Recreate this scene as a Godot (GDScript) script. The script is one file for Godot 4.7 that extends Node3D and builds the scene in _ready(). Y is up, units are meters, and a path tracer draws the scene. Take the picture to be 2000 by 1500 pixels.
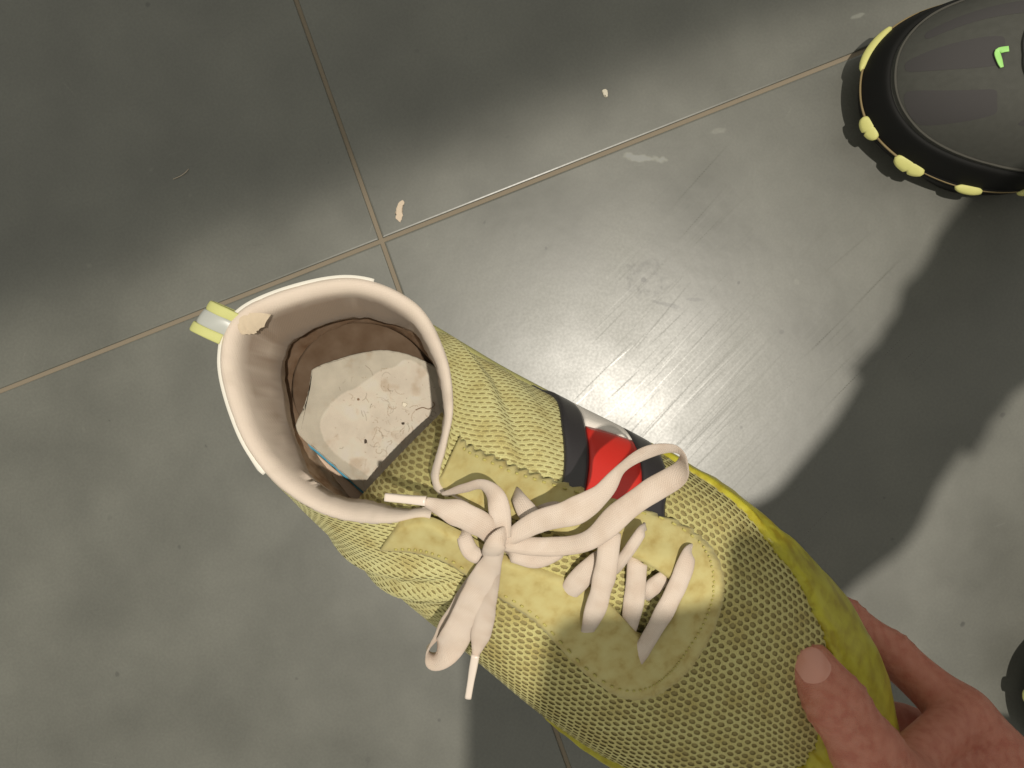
extends Node3D
# A worn yellow-green running shoe held by its toe over a grey tiled floor, seen from straight above.
# Sizes in metres; the lists of the shoe and the boots are in millimetres of their own axes (x heel to toe, y up, z to the wearer's left).

var M := {}
var rng := RandomNumberGenerator.new()

# ------------------------------------------------------------------ set-up
func _ready() -> void:
	rng.seed = 7
	var cam := Camera3D.new()
	cam.name = "camera"
	add_child(cam)
	cam.position = Vector3(0, 0.5, 0)
	cam.rotation_degrees = Vector3(-90, 0, 0)
	cam.fov = 53.13
	cam.near = 0.02
	cam.far = 30.0
	cam.current = true

	var env := Environment.new()
	env.background_mode = Environment.BG_COLOR
	env.background_color = Color(0.715, 0.71, 0.67)      # the dim bounce of the surroundings
	env.background_energy_multiplier = 1.0
	env.tonemap_mode = Environment.TONE_MAPPER_LINEAR
	env.tonemap_exposure = 1.0
	env.sdfgi_enabled = true
	env.ssao_enabled = true
	env.ssil_enabled = true
	var we := WorldEnvironment.new()
	we.name = "environment"
	we.environment = env
	add_child(we)

	# the ceiling spot that lights the shoe; its cone edge is shaped into an unseen object's shadow, upper left
	var key := SpotLight3D.new()
	key.name = "ceiling_spot"
	key.light_color = Color(1.0, 0.97, 0.915)
	key.light_energy = 4.65
	key.light_size = 0.018
	key.spot_range = 8.0
	key.spot_attenuation = 2.0
	key.spot_angle = 84.9
	key.spot_angle_attenuation = 0.024
	key.shadow_enabled = true
	add_child(key)
	key.look_at_from_position(Vector3(0.39, 2.4, 0.10), Vector3(1.0634, 1.8824, 1.9107), Vector3.UP)

	materials()
	make_floor()
	make_shoe()
	make_boot(false)
	make_boot(true)
	make_person()
	make_phone()
	litter()

# ------------------------------------------------------------------ helpers
func lin(r: float, g: float, b: float) -> Color:
	return Color(r, g, b).linear_to_srgb()

func mat(called: String, c: Color, rough: float, spec := 0.5) -> StandardMaterial3D:
	var m := StandardMaterial3D.new()
	m.resource_name = called
	m.albedo_color = c
	m.roughness = rough
	m.metallic_specular = spec
	M[called] = m
	return m

func noise(freq: float, s: int, oct := 4) -> FastNoiseLite:
	var n := FastNoiseLite.new()
	n.seed = s
	n.noise_type = FastNoiseLite.TYPE_SIMPLEX_SMOOTH
	n.frequency = freq
	n.fractal_octaves = oct
	return n

func noise_tex(freq: float, s: int, ramp: Array, size := 512, oct := 4) -> NoiseTexture2D:
	var t := NoiseTexture2D.new()
	t.width = size
	t.height = size
	t.seamless = true
	t.noise = noise(freq, s, oct)
	var g := Gradient.new()
	g.offsets = PackedFloat32Array(ramp[0])
	g.colors = PackedColorArray(ramp[1])
	t.color_ramp = g
	return t

func grey(v: float) -> Color:
	return Color(v, v, v)

func triplanar(m: StandardMaterial3D, scale: float) -> void:
	m.uv1_triplanar = true
	m.uv1_scale = Vector3.ONE * scale

func thing(called: String, label: String, category: String, at := Vector3.ZERO, group := "") -> Node3D:
	var o := Node3D.new()
	o.name = called
	add_child(o, true)
	o.position = at
	o.set_meta("label", label)
	o.set_meta("category", category)
	if group:
		o.set_meta("group", group)
	return o

func part(called: String, mesh: Mesh, m: Material, parent: Node3D, label := "") -> MeshInstance3D:
	var o := MeshInstance3D.new()
	o.name = called
	o.mesh = mesh
	o.material_override = m
	parent.add_child(o, true)
	if label:
		o.set_meta("label", label)
	return o

# a sheet of rows x columns points; wrap joins the last column to the first
func sheet(p: PackedVector3Array, uv: PackedVector2Array, rows: int, cols: int, wrap := false, flip := false, st: SurfaceTool = null, smooth := 0, col := PackedColorArray()) -> SurfaceTool:
	if st == null:
		st = SurfaceTool.new()
		st.begin(Mesh.PRIMITIVE_TRIANGLES)
	var idx := func(i: int, j: int) -> int: return i * cols + (j % cols)
	var last := cols if wrap else cols - 1
	for i in rows - 1:
		for j in last:
			var q := [idx.call(i, j), idx.call(i, j + 1), idx.call(i + 1, j + 1), idx.call(i + 1, j)]
			var order := [0, 1, 2, 0, 2, 3] if not flip else [0, 2, 1, 0, 3, 2]
			for k in order:
				var v: int = q[k]
				if uv.size():
					st.set_uv(uv[v])
				if col.size():
					st.set_color(col[v])
				st.set_smooth_group(smooth)
				st.add_vertex(p[v])
	return st

func done(st: SurfaceTool) -> ArrayMesh:
	st.index()
	st.generate_normals()
	return st.commit()

func cat3(a: Array, x: float, closed := true) -> Vector3:
	var n := a.size()
	var i := int(floor(x))
	var f := x - i
	var g := func(k: int) -> Vector3: return a[posmod(k, n)] if closed else a[clampi(k, 0, n - 1)]
	var p0: Vector3 = g.call(i - 1)
	var p1: Vector3 = g.call(i)
	var p2: Vector3 = g.call(i + 1)
	var p3: Vector3 = g.call(i + 2)
	return 0.5 * (2.0 * p1 + (p2 - p0) * f + (2.0 * p0 - 5.0 * p1 + 4.0 * p2 - p3) * f * f + (3.0 * p1 - p0 - 3.0 * p2 + p3) * f * f * f)

# linear look-up in pairs [x, y] sorted by x
func along(pairs: Array, x: float) -> float:
	if x <= pairs[0][0]:
		return pairs[0][1]
	for i in range(1, pairs.size()):
		if x <= pairs[i][0]:
			var f: float = (x - pairs[i - 1][0]) / (pairs[i][0] - pairs[i - 1][0])
			f = f * f * (3.0 - 2.0 * f) * 0.5 + f * 0.5
			return lerpf(pairs[i - 1][1], pairs[i][1], f)
	return pairs[-1][1]

# The upper of a shoe: a skin from the feather edge (t = 0) up to the edge of its opening (t = 1), a runs round it.
class Upper:
	var host
	var B: Array
	var R: Array
	var steep: Array      # [k, degrees below level at the opening]
	var lean: Array       # [k, degrees outwards at the feather edge]
	var low: Array        # [k, share of the height taken by the lower handle]
	var n := 0
	var grid := []        # [a, t, point]
	func setup() -> void:
		n = B.size()
		for i in 8 * n:
			for j in 25:
				var a := i / 8.0
				grid.append([a, j / 24.0, at(a, j / 24.0)])
	func out(a: float) -> Vector3:
		var d: Vector3 = host.cat3(B, a + 0.2) - host.cat3(B, a - 0.2)
		return Vector3(d.z, 0, -d.x).normalized() * side()
	func side() -> float:
		return -1.0 if B[n / 4].z < 0 else 1.0
	func at(a: float, t: float) -> Vector3:
		var k := fposmod(a, n)
		var b: Vector3 = host.cat3(B, k)
		var r: Vector3 = host.cat3(R, k)
		var o := out(k)
		var l := b.distance_to(r)
		var ph := deg_to_rad(host.along(steep, k))
		var al := deg_to_rad(host.along(lean, k))
		var p1: Vector3 = b + (Vector3.UP * cos(al) + o * sin(al)) * l * host.along(low, k)
		var d := b - r
		d.y = 0
		var g := (d + o * 0.02).normalized()
		var p2 := r + (g * cos(ph) + Vector3.DOWN * sin(ph)) * l * 0.36
		var s := 1.0 - t
		return b * s * s * s + p1 * 3 * s * s * t + p2 * 3 * s * t * t + r * t * t * t
	func normal(a: float, t: float) -> Vector3:
		var t0 := clampf(t, 0.01, 0.99)
		var da := at(a + 0.05, t0) - at(a - 0.05, t0)
		var dt := at(a, t0 + 0.01) - at(a, t0 - 0.01)
		var nn := da.cross(dt).normalized()
		return nn if nn.dot(out(a) + Vector3.UP * 0.7) > 0 else -nn
	# the place (a, t) of the skin that lies under a point of the plan
	func under(u: float, z: float) -> Vector2:
		var best := 9.0
		var found := Vector2.ZERO
		for g in grid:
			if g[1] < 0.2:
				continue
			var d: float = Vector2(g[2].x - u, g[2].z - z).length_squared()
			if d < best:
				best = d
				found = Vector2(g[0], g[1])
		var step := Vector2(0.06, 0.02)
		for r in 5:
			for m in 6:
				var moved := false
				for q in [Vector2(1, 0), Vector2(-1, 0), Vector2(0, 1), Vector2(0, -1)]:
					var c: Vector2 = found + q * step
					c.y = clampf(c.y, 0.0, 1.0)
					var p := at(c.x, c.y)
					var d2 := Vector2(p.x - u, p.z - z).length_squared()
					if d2 < best:
						best = d2
						found = c
						moved = true
				if not moved:
					break
			step *= 0.5
		return found

# a piece laid on a skin: pts[i][j] are (a, t), lift its height above the skin; its border is turned down
func overlay(s: Upper, pts: Array, lift: float, uvs := 1.0, sink := -0.0006, bump = null) -> ArrayMesh:
	var rows := pts.size()
	var cols: int = pts[0].size()
	var p := PackedVector3Array()
	var uv := PackedVector2Array()
	for i in rows + 2:
		for j in cols + 2:
			var q: Vector2 = pts[clampi(i - 1, 0, rows - 1)][clampi(j - 1, 0, cols - 1)]
			var border := i == 0 or j == 0 or i == rows + 1 or j == cols + 1
			var near := i == 1 or j == 1 or i == rows or j == cols
			var h := sink if border else (lift * 0.72 if near else lift)
			var c := s.at(q.x, q.y)
			if bump != null and not border:
				h += bump.call(c, q)
			p.append(c + s.normal(q.x, q.y) * h)
			uv.append(Vector2(c.x, c.z - c.y * 0.6 * signf(c.z)) * uvs)
	return done(sheet(p, uv, rows + 2, cols + 2, false, false))

func tinted(p: PackedVector3Array, c: PackedColorArray, rows: int, cols: int) -> ArrayMesh:
	var st := SurfaceTool.new()
	st.begin(Mesh.PRIMITIVE_TRIANGLES)
	for i in rows - 1:
		for j in cols - 1:
			for v in [i * cols + j, i * cols + j + 1, (i + 1) * cols + j + 1, i * cols + j, (i + 1) * cols + j + 1, (i + 1) * cols + j]:
				st.set_color(c[v])
				st.set_smooth_group(0)
				st.add_vertex(p[v])
	return done(st)

# a closed flat band swept along points [place, width, twist in degrees, thickness]
func ribbon(list: Array, steps: int, st: SurfaceTool = null) -> SurfaceTool:
	var centre := []
	var size := []
	for e in list:
		centre.append(e[0])
		size.append(Vector3(e[1], e[2], e[3] if e.size() > 3 else 0.0016))
	var total := (list.size() - 1) * steps
	var p := PackedVector3Array()
	var uv := PackedVector2Array()
	var ring := 20
	var run := 0.0
	var before := Vector3.ZERO
	var col := PackedColorArray()
	var live := noise(60.0, 90 + list.size(), 2)
	for i in total + 1:
		var x := i / float(steps)
		var c := cat3(centre, x, false)
		var t := (cat3(centre, x + 0.08, false) - cat3(centre, x - 0.08, false)).normalized()
		var sz := cat3(size, x, false)
		sz.x *= 1.0 + 0.16 * live.get_noise_3d(c.x, c.y, c.z)
		sz.y += 16.0 * live.get_noise_3d(c.x + 3.0, c.y, c.z)
		var across := t.cross(Vector3.UP)
		if across.length() < 0.05:
			across = t.cross(Vector3.RIGHT)
		across = across.normalized().rotated(t, deg_to_rad(sz.y))
		var up := across.cross(t).normalized()
		if i:
			run += c.distance_to(before)
		before = c
		var cup := 3.0 * live.get_noise_3d(c.x * 0.7, c.y * 0.7 + 9.0, c.z * 0.7)
		for j in ring:
			var an := TAU * j / ring
			var ca := cos(an)
			var sa := sin(an)
			var wx := signf(ca) * pow(absf(ca), 0.5) * sz.x * 0.5
			var th := signf(sa) * pow(absf(sa), 0.6) * sz.z * 0.5
			var puff := sz.x * 0.035 * (cos(wx / (sz.x * 0.5 + 1e-6) * 2.0 + cup) - 0.5)
			var q := c + across * wx + up * (th + puff)
			p.append(q)
			var soil := clampf(0.25 + live.get_noise_3d(q.x * 2.2, q.y * 2.2 + 4.0, q.z * 2.2) * 1.3, 0.0, 1.0) * 0.30 + 0.15 * ca * ca
			col.append(Color(0.66, 0.555, 0.47).lerp(Color(0.46, 0.33, 0.24), soil))
			uv.append(Vector2(run * 400.0, j / float(ring) * 8.0))
	st = sheet(p, uv, total + 1, ring, true, false, st, 0, col)
	for end in [0, total]:
		var mid := Vector3.ZERO
		for j in ring:
			mid += p[end * ring + j] / ring
		for j in ring:
			var q0 := p[end * ring + j]
			var q1 := p[end * ring + (j + 1) % ring]
			var tri := [mid, q1, q0] if end == 0 else [mid, q0, q1]
			for v in tri:
				st.set_uv(Vector2.ZERO)
				st.set_smooth_group(0)
				st.add_vertex(v)
	return st

# flat shape with thickness: outline in plan (x, z), from y0 to y1, its top edge rounded
func slab(outline: PackedVector2Array, y0: float, y1: float, round_off: float) -> ArrayMesh:
	var n := outline.size()
	var mid := Vector2.ZERO
	for q in outline:
		mid += q / n
	var p := PackedVector3Array()
	var uv := PackedVector2Array()
	var rings := [[0.0, y0], [0.0, y1 - round_off], [round_off * 0.3, y1 - round_off * 0.3], [round_off, y1]]
	for r in rings:
		for q in outline:
			var c: Vector2 = q - (q - mid).normalized() * r[0]
			p.append(Vector3(c.x, r[1], c.y))
			uv.append(c * 10.0)
	var st := sheet(p, uv, rings.size(), n, true, false, null, 0 if round_off > 0.0008 else -1)
	for cap in [[rings.size() - 1, false], [0, true]]:
		var base: int = cap[0] * n
		var flat := PackedVector2Array()
		for j in n:
			flat.append(Vector2(p[base + j].x, p[base + j].z))
		var tri := Geometry2D.triangulate_polygon(flat)
		for k in range(0, tri.size(), 3):
			var order := [tri[k], tri[k + 1], tri[k + 2]] if not cap[1] else [tri[k], tri[k + 2], tri[k + 1]]
			for v in order:
				st.set_uv(flat[v] * 10.0)
				st.set_smooth_group(0 if round_off > 0.002 else 2)
				st.add_vertex(p[base + v])
	return done(st)

# a body grown round bones [from, to, radius, radius]: their fields are added and the surface read off as surface nets
func grow(bones: Array, cell: float, sharp: float, dent = null) -> ArrayMesh:
	var lo := Vector3.ONE * 99.0
	var hi := -lo
	for b in bones:
		var r: float = maxf(b[2], b[3]) + 0.008
		for q in [b[0], b[1]]:
			lo = lo.min(q - Vector3.ONE * r)
			hi = hi.max(q + Vector3.ONE * r)
	var nx := int((hi.x - lo.x) / cell) + 2
	var ny := int((hi.y - lo.y) / cell) + 2
	var nz := int((hi.z - lo.z) / cell) + 2
	var f := PackedFloat32Array()
	f.resize(nx * ny * nz)
	for b in bones:
		var p0: Vector3 = b[0]
		var p1: Vector3 = b[1]
		var r0: float = b[2]
		var r1: float = b[3]
		var reach := maxf(r0, r1) + 0.010
		var l0 := ((p0.min(p1) - Vector3.ONE * reach - lo) / cell).max(Vector3.ZERO)
		var l1 := (p0.max(p1) + Vector3.ONE * reach - lo) / cell
		var d := p1 - p0
		var dd := maxf(d.length_squared(), 1e-9)
		for z in range(int(l0.z), mini(int(l1.z) + 1, nz)):
			for y in range(int(l0.y), mini(int(l1.y) + 1, ny)):
				for x in range(int(l0.x), mini(int(l1.x) + 1, nx)):
					var q := lo + Vector3(x, y, z) * cell
					var h := clampf((q - p0).dot(d) / dd, 0.0, 1.0)
					var dist := (q - p0 - d * h).length() - lerpf(r0, r1, h)
					if dist < 0.010:
						f[x + nx * (y + ny * z)] += exp(-sharp * dist)
	var vert := {}
	var pts := PackedVector3Array()
	var st := SurfaceTool.new()
	st.begin(Mesh.PRIMITIVE_TRIANGLES)
	var off := [0, 1, nx, nx + 1, nx * ny, nx * ny + 1, nx * ny + nx, nx * ny + nx + 1]
	for z in nz - 1:
		for y in ny - 1:
			for x in nx - 1:
				var at := x + nx * (y + ny * z)
				var inside := 0
				for k in 8:
					if f[at + off[k]] > 1.0:
						inside += 1
				if inside == 0 or inside == 8:
					continue
				var sum := Vector3.ZERO
				var count := 0
				for e in [[0, 1], [2, 3], [4, 5], [6, 7], [0, 2], [1, 3], [4, 6], [5, 7], [0, 4], [1, 5], [2, 6], [3, 7]]:
					var va := -log(f[at + off[e[0]]] + 1e-6)
					var vb := -log(f[at + off[e[1]]] + 1e-6)
					if (va < 0) != (vb < 0):
						var w := va / (va - vb)
						var ca := Vector3(e[0] & 1, (e[0] >> 1) & 1, e[0] >> 2)
						var cb := Vector3(e[1] & 1, (e[1] >> 1) & 1, e[1] >> 2)
						sum += ca.lerp(cb, w)
						count += 1
				vert[at] = pts.size()
				pts.append(lo + (Vector3(x, y, z) + sum / count) * cell)
	var quads := []
	for at in vert:
		for ax in 3:
			var step: int = [1, nx, nx * ny][ax]
			var s1: int = [nx, nx * ny, 1][ax]
			var s2: int = [nx * ny, 1, nx][ax]
			var a_in := f[at] > 1.0
			var b_in := f[at + step] > 1.0
			if a_in == b_in:
				continue
			var c := [at, at - s1, at - s1 - s2, at - s2]
			if c.all(func(k): return vert.has(k)):
				var v := [vert[c[0]], vert[c[1]], vert[c[2]], vert[c[3]]]
				if not a_in:
					v.reverse()
				quads.append(v)
	# smooth once, then press the creases in
	for turn in 2:
		var acc := PackedVector3Array()
		acc.resize(pts.size())
		var num := PackedFloat32Array()
		num.resize(pts.size())
		for v in quads:
			for k in 4:
				acc[v[k]] += pts[v[(k + 1) % 4]] + pts[v[(k + 3) % 4]]
				num[v[k]] += 2.0
		for k in pts.size():
			if num[k] > 0:
				pts[k] = pts[k].lerp(acc[k] / num[k], 0.5)
	if dent != null:
		var nor := PackedVector3Array()
		nor.resize(pts.size())
		for v in quads:
			var fn: Vector3 = (pts[v[2]] - pts[v[0]]).cross(pts[v[1]] - pts[v[3]])
			for k in 4:
				nor[v[k]] += fn
		for k in pts.size():
			pts[k] += nor[k].normalized() * dent.call(pts[k], nor[k].normalized())
	for v in quads:
		for k in [0, 1, 2, 0, 2, 3]:
			st.set_smooth_group(0)
			st.add_vertex(pts[v[k]])
	return done(st)

# ------------------------------------------------------------------ materials
# threads round holes (rx, ry as shares of a cell); the holes are real, the lining is seen through them
func knit_material(called: String, c0: Color, rx: float, ry: float, cell_u: float, cell_v: float, s: int) -> void:
	var W := 416
	var H := 416
	var im := Image.create(W, H, false, Image.FORMAT_RGBA8)
	var rel := Image.create(W, H, false, Image.FORMAT_RGB8)
	var nu := 8
	var nv := 8
	var pu := W / float(nu)
	var pv := H / float(nv)
	var jit := []
	for r in nv:
		var row := []
		for c in nu:
			row.append(Vector3(rng.randf_range(-0.05, 0.05), rng.randf_range(-0.05, 0.05), rng.randf_range(0.88, 1.10)))
		jit.append(row)
	var fine := noise(0.11, s, 2)
	for y in H:
		for x in W:
			var best := 9.0
			var r0 := int(floor(y / pv - 0.5))
			for dr in 2:
				var r := r0 + dr
				var shift := 0.5 if posmod(r, 2) else 0.0
				var k0 := int(floor(x / pu - 0.5 - shift))
				for dc in 2:
					var c := k0 + dc
					var j: Vector3 = jit[posmod(r, nv)][posmod(c, nu)]
					var dx := (x / pu - (c + 0.5 + shift) - j.x) / rx
					var dy := (y / pv - (r + 0.5) - j.y + dx * 0.03) / ry
					best = minf(best, sqrt(dx * dx + dy * dy) / j.z)
			var n := fine.get_noise_2d(x, y)
			var hole := best + n * 0.16 < 1.0
			var tone := 0.94 + n * 0.14
			im.set_pixel(x, y, Color(tone, tone, tone * 0.97, 0.0 if hole else 1.0))
			rel.set_pixel(x, y, grey(clampf(sin(clampf((best - 0.95) / 1.1, 0.0, 1.0) * PI) * 0.8 + 0.1 + n * 0.2, 0.0, 1.0)))
	var knit := mat(called, c0, 0.8, 0.3)
	knit.albedo_texture = ImageTexture.create_from_image(im)
	knit.transparency = BaseMaterial3D.TRANSPARENCY_ALPHA_SCISSOR
	knit.alpha_scissor_threshold = 0.5
	knit.cull_mode = BaseMaterial3D.CULL_DISABLED
	knit.uv1_scale = Vector3(1000.0 / (8 * cell_u), 1000.0 / (8 * cell_v), 1)
	knit.heightmap_enabled = true
	knit.heightmap_texture = ImageTexture.create_from_image(rel)
	knit.heightmap_scale = 0.008
	knit.rim_enabled = true
	knit.rim = 0.25
	knit.detail_enabled = true
	knit.detail_blend_mode = BaseMaterial3D.BLEND_MODE_MUL
	knit.detail_albedo = noise_tex(0.012, 5 + s, [[0.1, 0.4, 0.9], [Color(0.90, 0.86, 0.79), Color(0.97, 0.955, 0.925), Color(1, 1, 1)]])
	knit.detail_uv_layer = BaseMaterial3D.DETAIL_UV_2
	knit.uv2_scale = Vector3(9, 9, 9)

func materials() -> void:
	# open knit: round-holed over the toes, slit-holed and brighter on the quarters, dull on the tongue
	knit_material("toe_knit", lin(0.62, 0.57, 0.265), 0.39, 0.36, 3.15, 2.75, 3)
	knit_material("quarter_knit", lin(0.74, 0.70, 0.365), 0.39, 0.19, 3.15, 2.15, 4)
	for u in [["toe_under", lin(0.40, 0.345, 0.15)], ["quarter_under", lin(0.50, 0.435, 0.19)]]:
		var under := mat(u[0], u[1], 0.9, 0.2)
		under.albedo_texture = noise_tex(0.02, 8, [[0.0, 1.0], [Color(0.80, 0.77, 0.75), Color(1, 1, 1)]])
		triplanar(under, 30.0)

	var suede := mat("suede", lin(0.54, 0.48, 0.225), 0.85, 0.25)
	suede.albedo_texture = noise_tex(0.012, 12, [[0.1, 0.35, 0.6, 0.9], [Color(0.86, 0.80, 0.70), Color(0.95, 0.92, 0.87), Color(0.98, 0.97, 0.95), Color(1, 1, 1)]])
	suede.heightmap_enabled = true
	suede.heightmap_texture = noise_tex(0.25, 13, [[0.0, 1.0], [grey(0), grey(1)]], 512, 2)
	suede.heightmap_scale = 0.006
	suede.rim_enabled = true
	suede.rim = 0.3
	triplanar(suede, 22.0)

	var bumper := mat("bumper", lin(0.50, 0.46, 0.04), 0.42, 0.45)
	bumper.albedo_texture = noise_tex(0.015, 15, [[0.25, 0.55, 0.85], [Color(0.82, 0.76, 0.6), Color(0.97, 0.96, 0.9), Color(1, 1, 1)]])
	bumper.roughness_texture = noise_tex(0.03, 16, [[0.2, 0.8], [grey(0.8), grey(1)]])
	triplanar(bumper, 14.0)

	var lining := mat("lining", lin(0.66, 0.58, 0.48), 0.85, 0.25)
	lining.albedo_texture = noise_tex(0.016, 18, [[0.2, 0.5, 0.8], [Color(0.80, 0.74, 0.66), Color(0.96, 0.94, 0.91), Color(1, 1, 1)]])
	lining.heightmap_enabled = true
	var weave := Image.create(64, 64, false, Image.FORMAT_RGB8)
	for y in 64:
		for x in 64:
			weave.set_pixel(x, y, grey(0.5 + 0.25 * sin((x + y) * TAU / 16.0) + 0.25 * sin((x - y) * TAU / 16.0)))
	lining.heightmap_texture = ImageTexture.create_from_image(weave)
	lining.heightmap_scale = 0.006
	triplanar(lining, 230.0)
	lining.albedo_texture = null
	lining.vertex_color_use_as_albedo = true
	lining.albedo_color = Color.WHITE
	lining.rim_enabled = true
	lining.rim = 0.2

	var inner := mat("inner_lining", Color.WHITE, 0.9, 0.2)
	inner.vertex_color_use_as_albedo = true
	inner.albedo_texture = noise_tex(0.012, 20, [[0.1, 0.5, 0.9], [Color(0.75, 0.68, 0.62), Color(0.92, 0.89, 0.86), Color(1, 1, 1)]])
	triplanar(inner, 18.0)

	var sock := mat("insole_cloth", lin(0.60, 0.55, 0.48), 0.9, 0.2)
	sock.heightmap_enabled = true
	sock.heightmap_texture = noise_tex(0.45, 22, [[0.0, 1.0], [grey(0), grey(1)]], 1024, 2)
	sock.heightmap_scale = 0.015
	# a plan of the heel, 140 x 100 mm: a paler patch inside an uneven outline, brown specks and pressed-in hairs
	var si := Image.create(560, 400, false, Image.FORMAT_RGB8)
	var sn := noise(0.02, 23, 5)
	var worn := []  # outline of the paler patch
	for v in [Vector3(0.0284, 0.0405, 0.0243), Vector3(0.023, 0.0405, 0.0164), Vector3(0.0262, 0.0405, 0.0013), Vector3(0.0314, 0.0405, -0.0132), Vector3(0.0378, 0.0405, -0.0221), Vector3(0.0523, 0.0405, -0.0189), Vector3(0.0633, 0.0405, -0.0093), Vector3(0.0624, 0.0405, 0.01), Vector3(0.058, 0.0405, 0.0242), Vector3(0.0461, 0.0405, 0.0259)]:
		worn.append(v)
	var wp := PackedVector2Array()
	for i in worn.size() * 6:
		var c: Vector3 = cat3(worn, i / 6.0)
		wp.append(Vector2(c.x + 0.01, c.z + 0.05) * 4000.0 + Vector2(sn.get_noise_1d(i * 5.0), sn.get_noise_1d(i * 5.0 + 500.0)) * 8.0)
	for y in 400:
		for x in 560:
			var n := sn.get_noise_2d(x, y)
			var base := Color(0.90, 0.895, 0.87) * (1.0 + 0.07 * n)
			if Geometry2D.is_point_in_polygon(Vector2(x, y), wp):
				base = Color(1.0, 0.985, 0.965) * (1.0 + 0.07 * n)
			var soil := smoothstep(0.15, 0.6, sn.get_noise_2d(x * 0.7 + 900, y * 0.7)) * 0.3
			base = base.lerp(Color(0.72, 0.61, 0.50), soil)
			si.set_pixel(x, y, base)
	si.resize(280, 200, Image.INTERPOLATE_LANCZOS)
	si.resize(560, 400, Image.INTERPOLATE_CUBIC)
	for k in 300:
		var q := Vector2(rng.randfn(250, 62), rng.randfn(205, 48))
		var an := rng.randf() * TAU
		var turn := rng.randfn(0, 0.12)
		var tone := Color(0.66, 0.55, 0.45) if k % 3 else Color(0.50, 0.45, 0.40)
		var w := rng.randf_range(0.1, 0.45)
		for st_ in int(rng.randf_range(1, 22) if k % 2 else rng.randf_range(1, 4)):
			if q.x > 1 and q.y > 1 and q.x < 558 and q.y < 398:
				si.set_pixel(int(q.x), int(q.y), si.get_pixel(int(q.x), int(q.y)).lerp(tone, w))
			q += Vector2(cos(an), sin(an))
			an += turn
	sock.albedo_texture = ImageTexture.create_from_image(si)
	sock.uv1_scale = Vector3(1.0 / 1.4, 1.0, 1.0)
	sock.uv1_offset = Vector3(0.01 / 0.14, 0.5, 0)
	mat("insole_foam", lin(0.07, 0.30, 0.44), 0.7)
	mat("lit_bed_strip", lin(0.62, 0.47, 0.36), 0.85, 0.2)  # tan of the bed where lit, laid as its own strip
	mat("footbed", lin(0.15, 0.105, 0.072), 0.85, 0.2)  # darkened: the shade inside the heel is put into this brown
	M.footbed.albedo_texture = noise_tex(0.012, 25, [[0.0, 1.0], [Color(0.84, 0.8, 0.76), Color(1, 1, 1)]])
	triplanar(M.footbed, 14.0)

	var lace := mat("lace", Color.WHITE, 0.85, 0.25)
	lace.vertex_color_use_as_albedo = true
	lace.heightmap_enabled = true
	lace.heightmap_texture = M.lining.heightmap_texture
	lace.heightmap_scale = 0.012
	lace.rim_enabled = true
	lace.rim = 0.25
	mat("aglet", lin(0.72, 0.62, 0.54), 0.3)
	mat("white_leather", lin(0.80, 0.76, 0.68), 0.45)
	mat("navy", lin(0.034, 0.030, 0.033), 0.3, 0.55)
	mat("red", lin(0.66, 0.030, 0.020), 0.28, 0.5)
	mat("white_patch", lin(0.78, 0.72, 0.66), 0.5, 0.4)
	mat("lime_tape", lin(0.52, 0.52, 0.20), 0.7)
	mat("grey_tape", lin(0.42, 0.43, 0.40), 0.35)
	mat("foam", lin(0.56, 0.46, 0.34), 0.95, 0.2)
	mat("torn_cloth", lin(0.48, 0.41, 0.33), 0.9, 0.2)
	mat("midsole", lin(0.55, 0.52, 0.20), 0.6)
	mat("outsole", lin(0.06, 0.055, 0.05), 0.7)
	mat("thread", lin(0.45, 0.40, 0.12), 0.8)

	var skin := mat("skin", Color.WHITE, 0.48, 0.45)
	skin.albedo_color = lin(0.56, 0.235, 0.168)
	skin.albedo_texture = noise_tex(0.014, 31, [[0.2, 0.5, 0.8], [Color(0.92, 0.82, 0.80), Color(0.97, 0.94, 0.92), Color(1, 1, 1)]], 512, 6)
	skin.heightmap_enabled = true
	skin.heightmap_texture = noise_tex(0.16, 32, [[0.0, 1.0], [grey(0), grey(1)]], 512, 3)
	skin.heightmap_scale = 0.03
	skin.subsurf_scatter_enabled = true
	skin.subsurf_scatter_strength = 0.12
	triplanar(skin, 26.0)
	mat("nail", lin(0.63, 0.30, 0.23), 0.25, 0.5)
	mat("sleeve", lin(0.05, 0.05, 0.055), 0.9, 0.2)
	mat("trousers", lin(0.035, 0.035, 0.04), 0.9, 0.2)
	mat("phone", lin(0.02, 0.02, 0.022), 0.25)
	mat("lens_glass", lin(0.01, 0.01, 0.015), 0.05)

	mat("boot_rubber", lin(0.009, 0.009, 0.0085), 0.62, 0.28)
	var bu := mat("boot_cloth", lin(0.085, 0.085, 0.075), 0.75, 0.3)
	bu.heightmap_enabled = true
	bu.heightmap_texture = noise_tex(0.3, 35, [[0.0, 1.0], [grey(0), grey(1)]], 256, 2)
	bu.heightmap_scale = 0.006
	bu.albedo_texture = noise_tex(0.02, 36, [[0.0, 1.0], [grey(0.9), grey(1)]])
	triplanar(bu, 18.0)
	mat("boot_patch", lin(0.070, 0.066, 0.066), 0.8, 0.25)
	mat("boot_seam", lin(0.075, 0.072, 0.062), 0.8, 0.3)
	mat("boot_lime", lin(0.62, 0.60, 0.21), 0.55)
	mat("boot_mark", lin(0.35, 0.72, 0.20), 0.5)
	mat("boot_tan", lin(0.22, 0.16, 0.07), 0.6)

	mat("grout", lin(0.24, 0.20, 0.15), 0.9, 0.2)
	mat("chip", lin(0.62, 0.50, 0.38), 0.8)
	mat("crumb", lin(0.75, 0.68, 0.55), 0.8)
	mat("dark_crumb", lin(0.07, 0.05, 0.035), 0.9)
	mat("hair", lin(0.22, 0.13, 0.07), 0.6)

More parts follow.
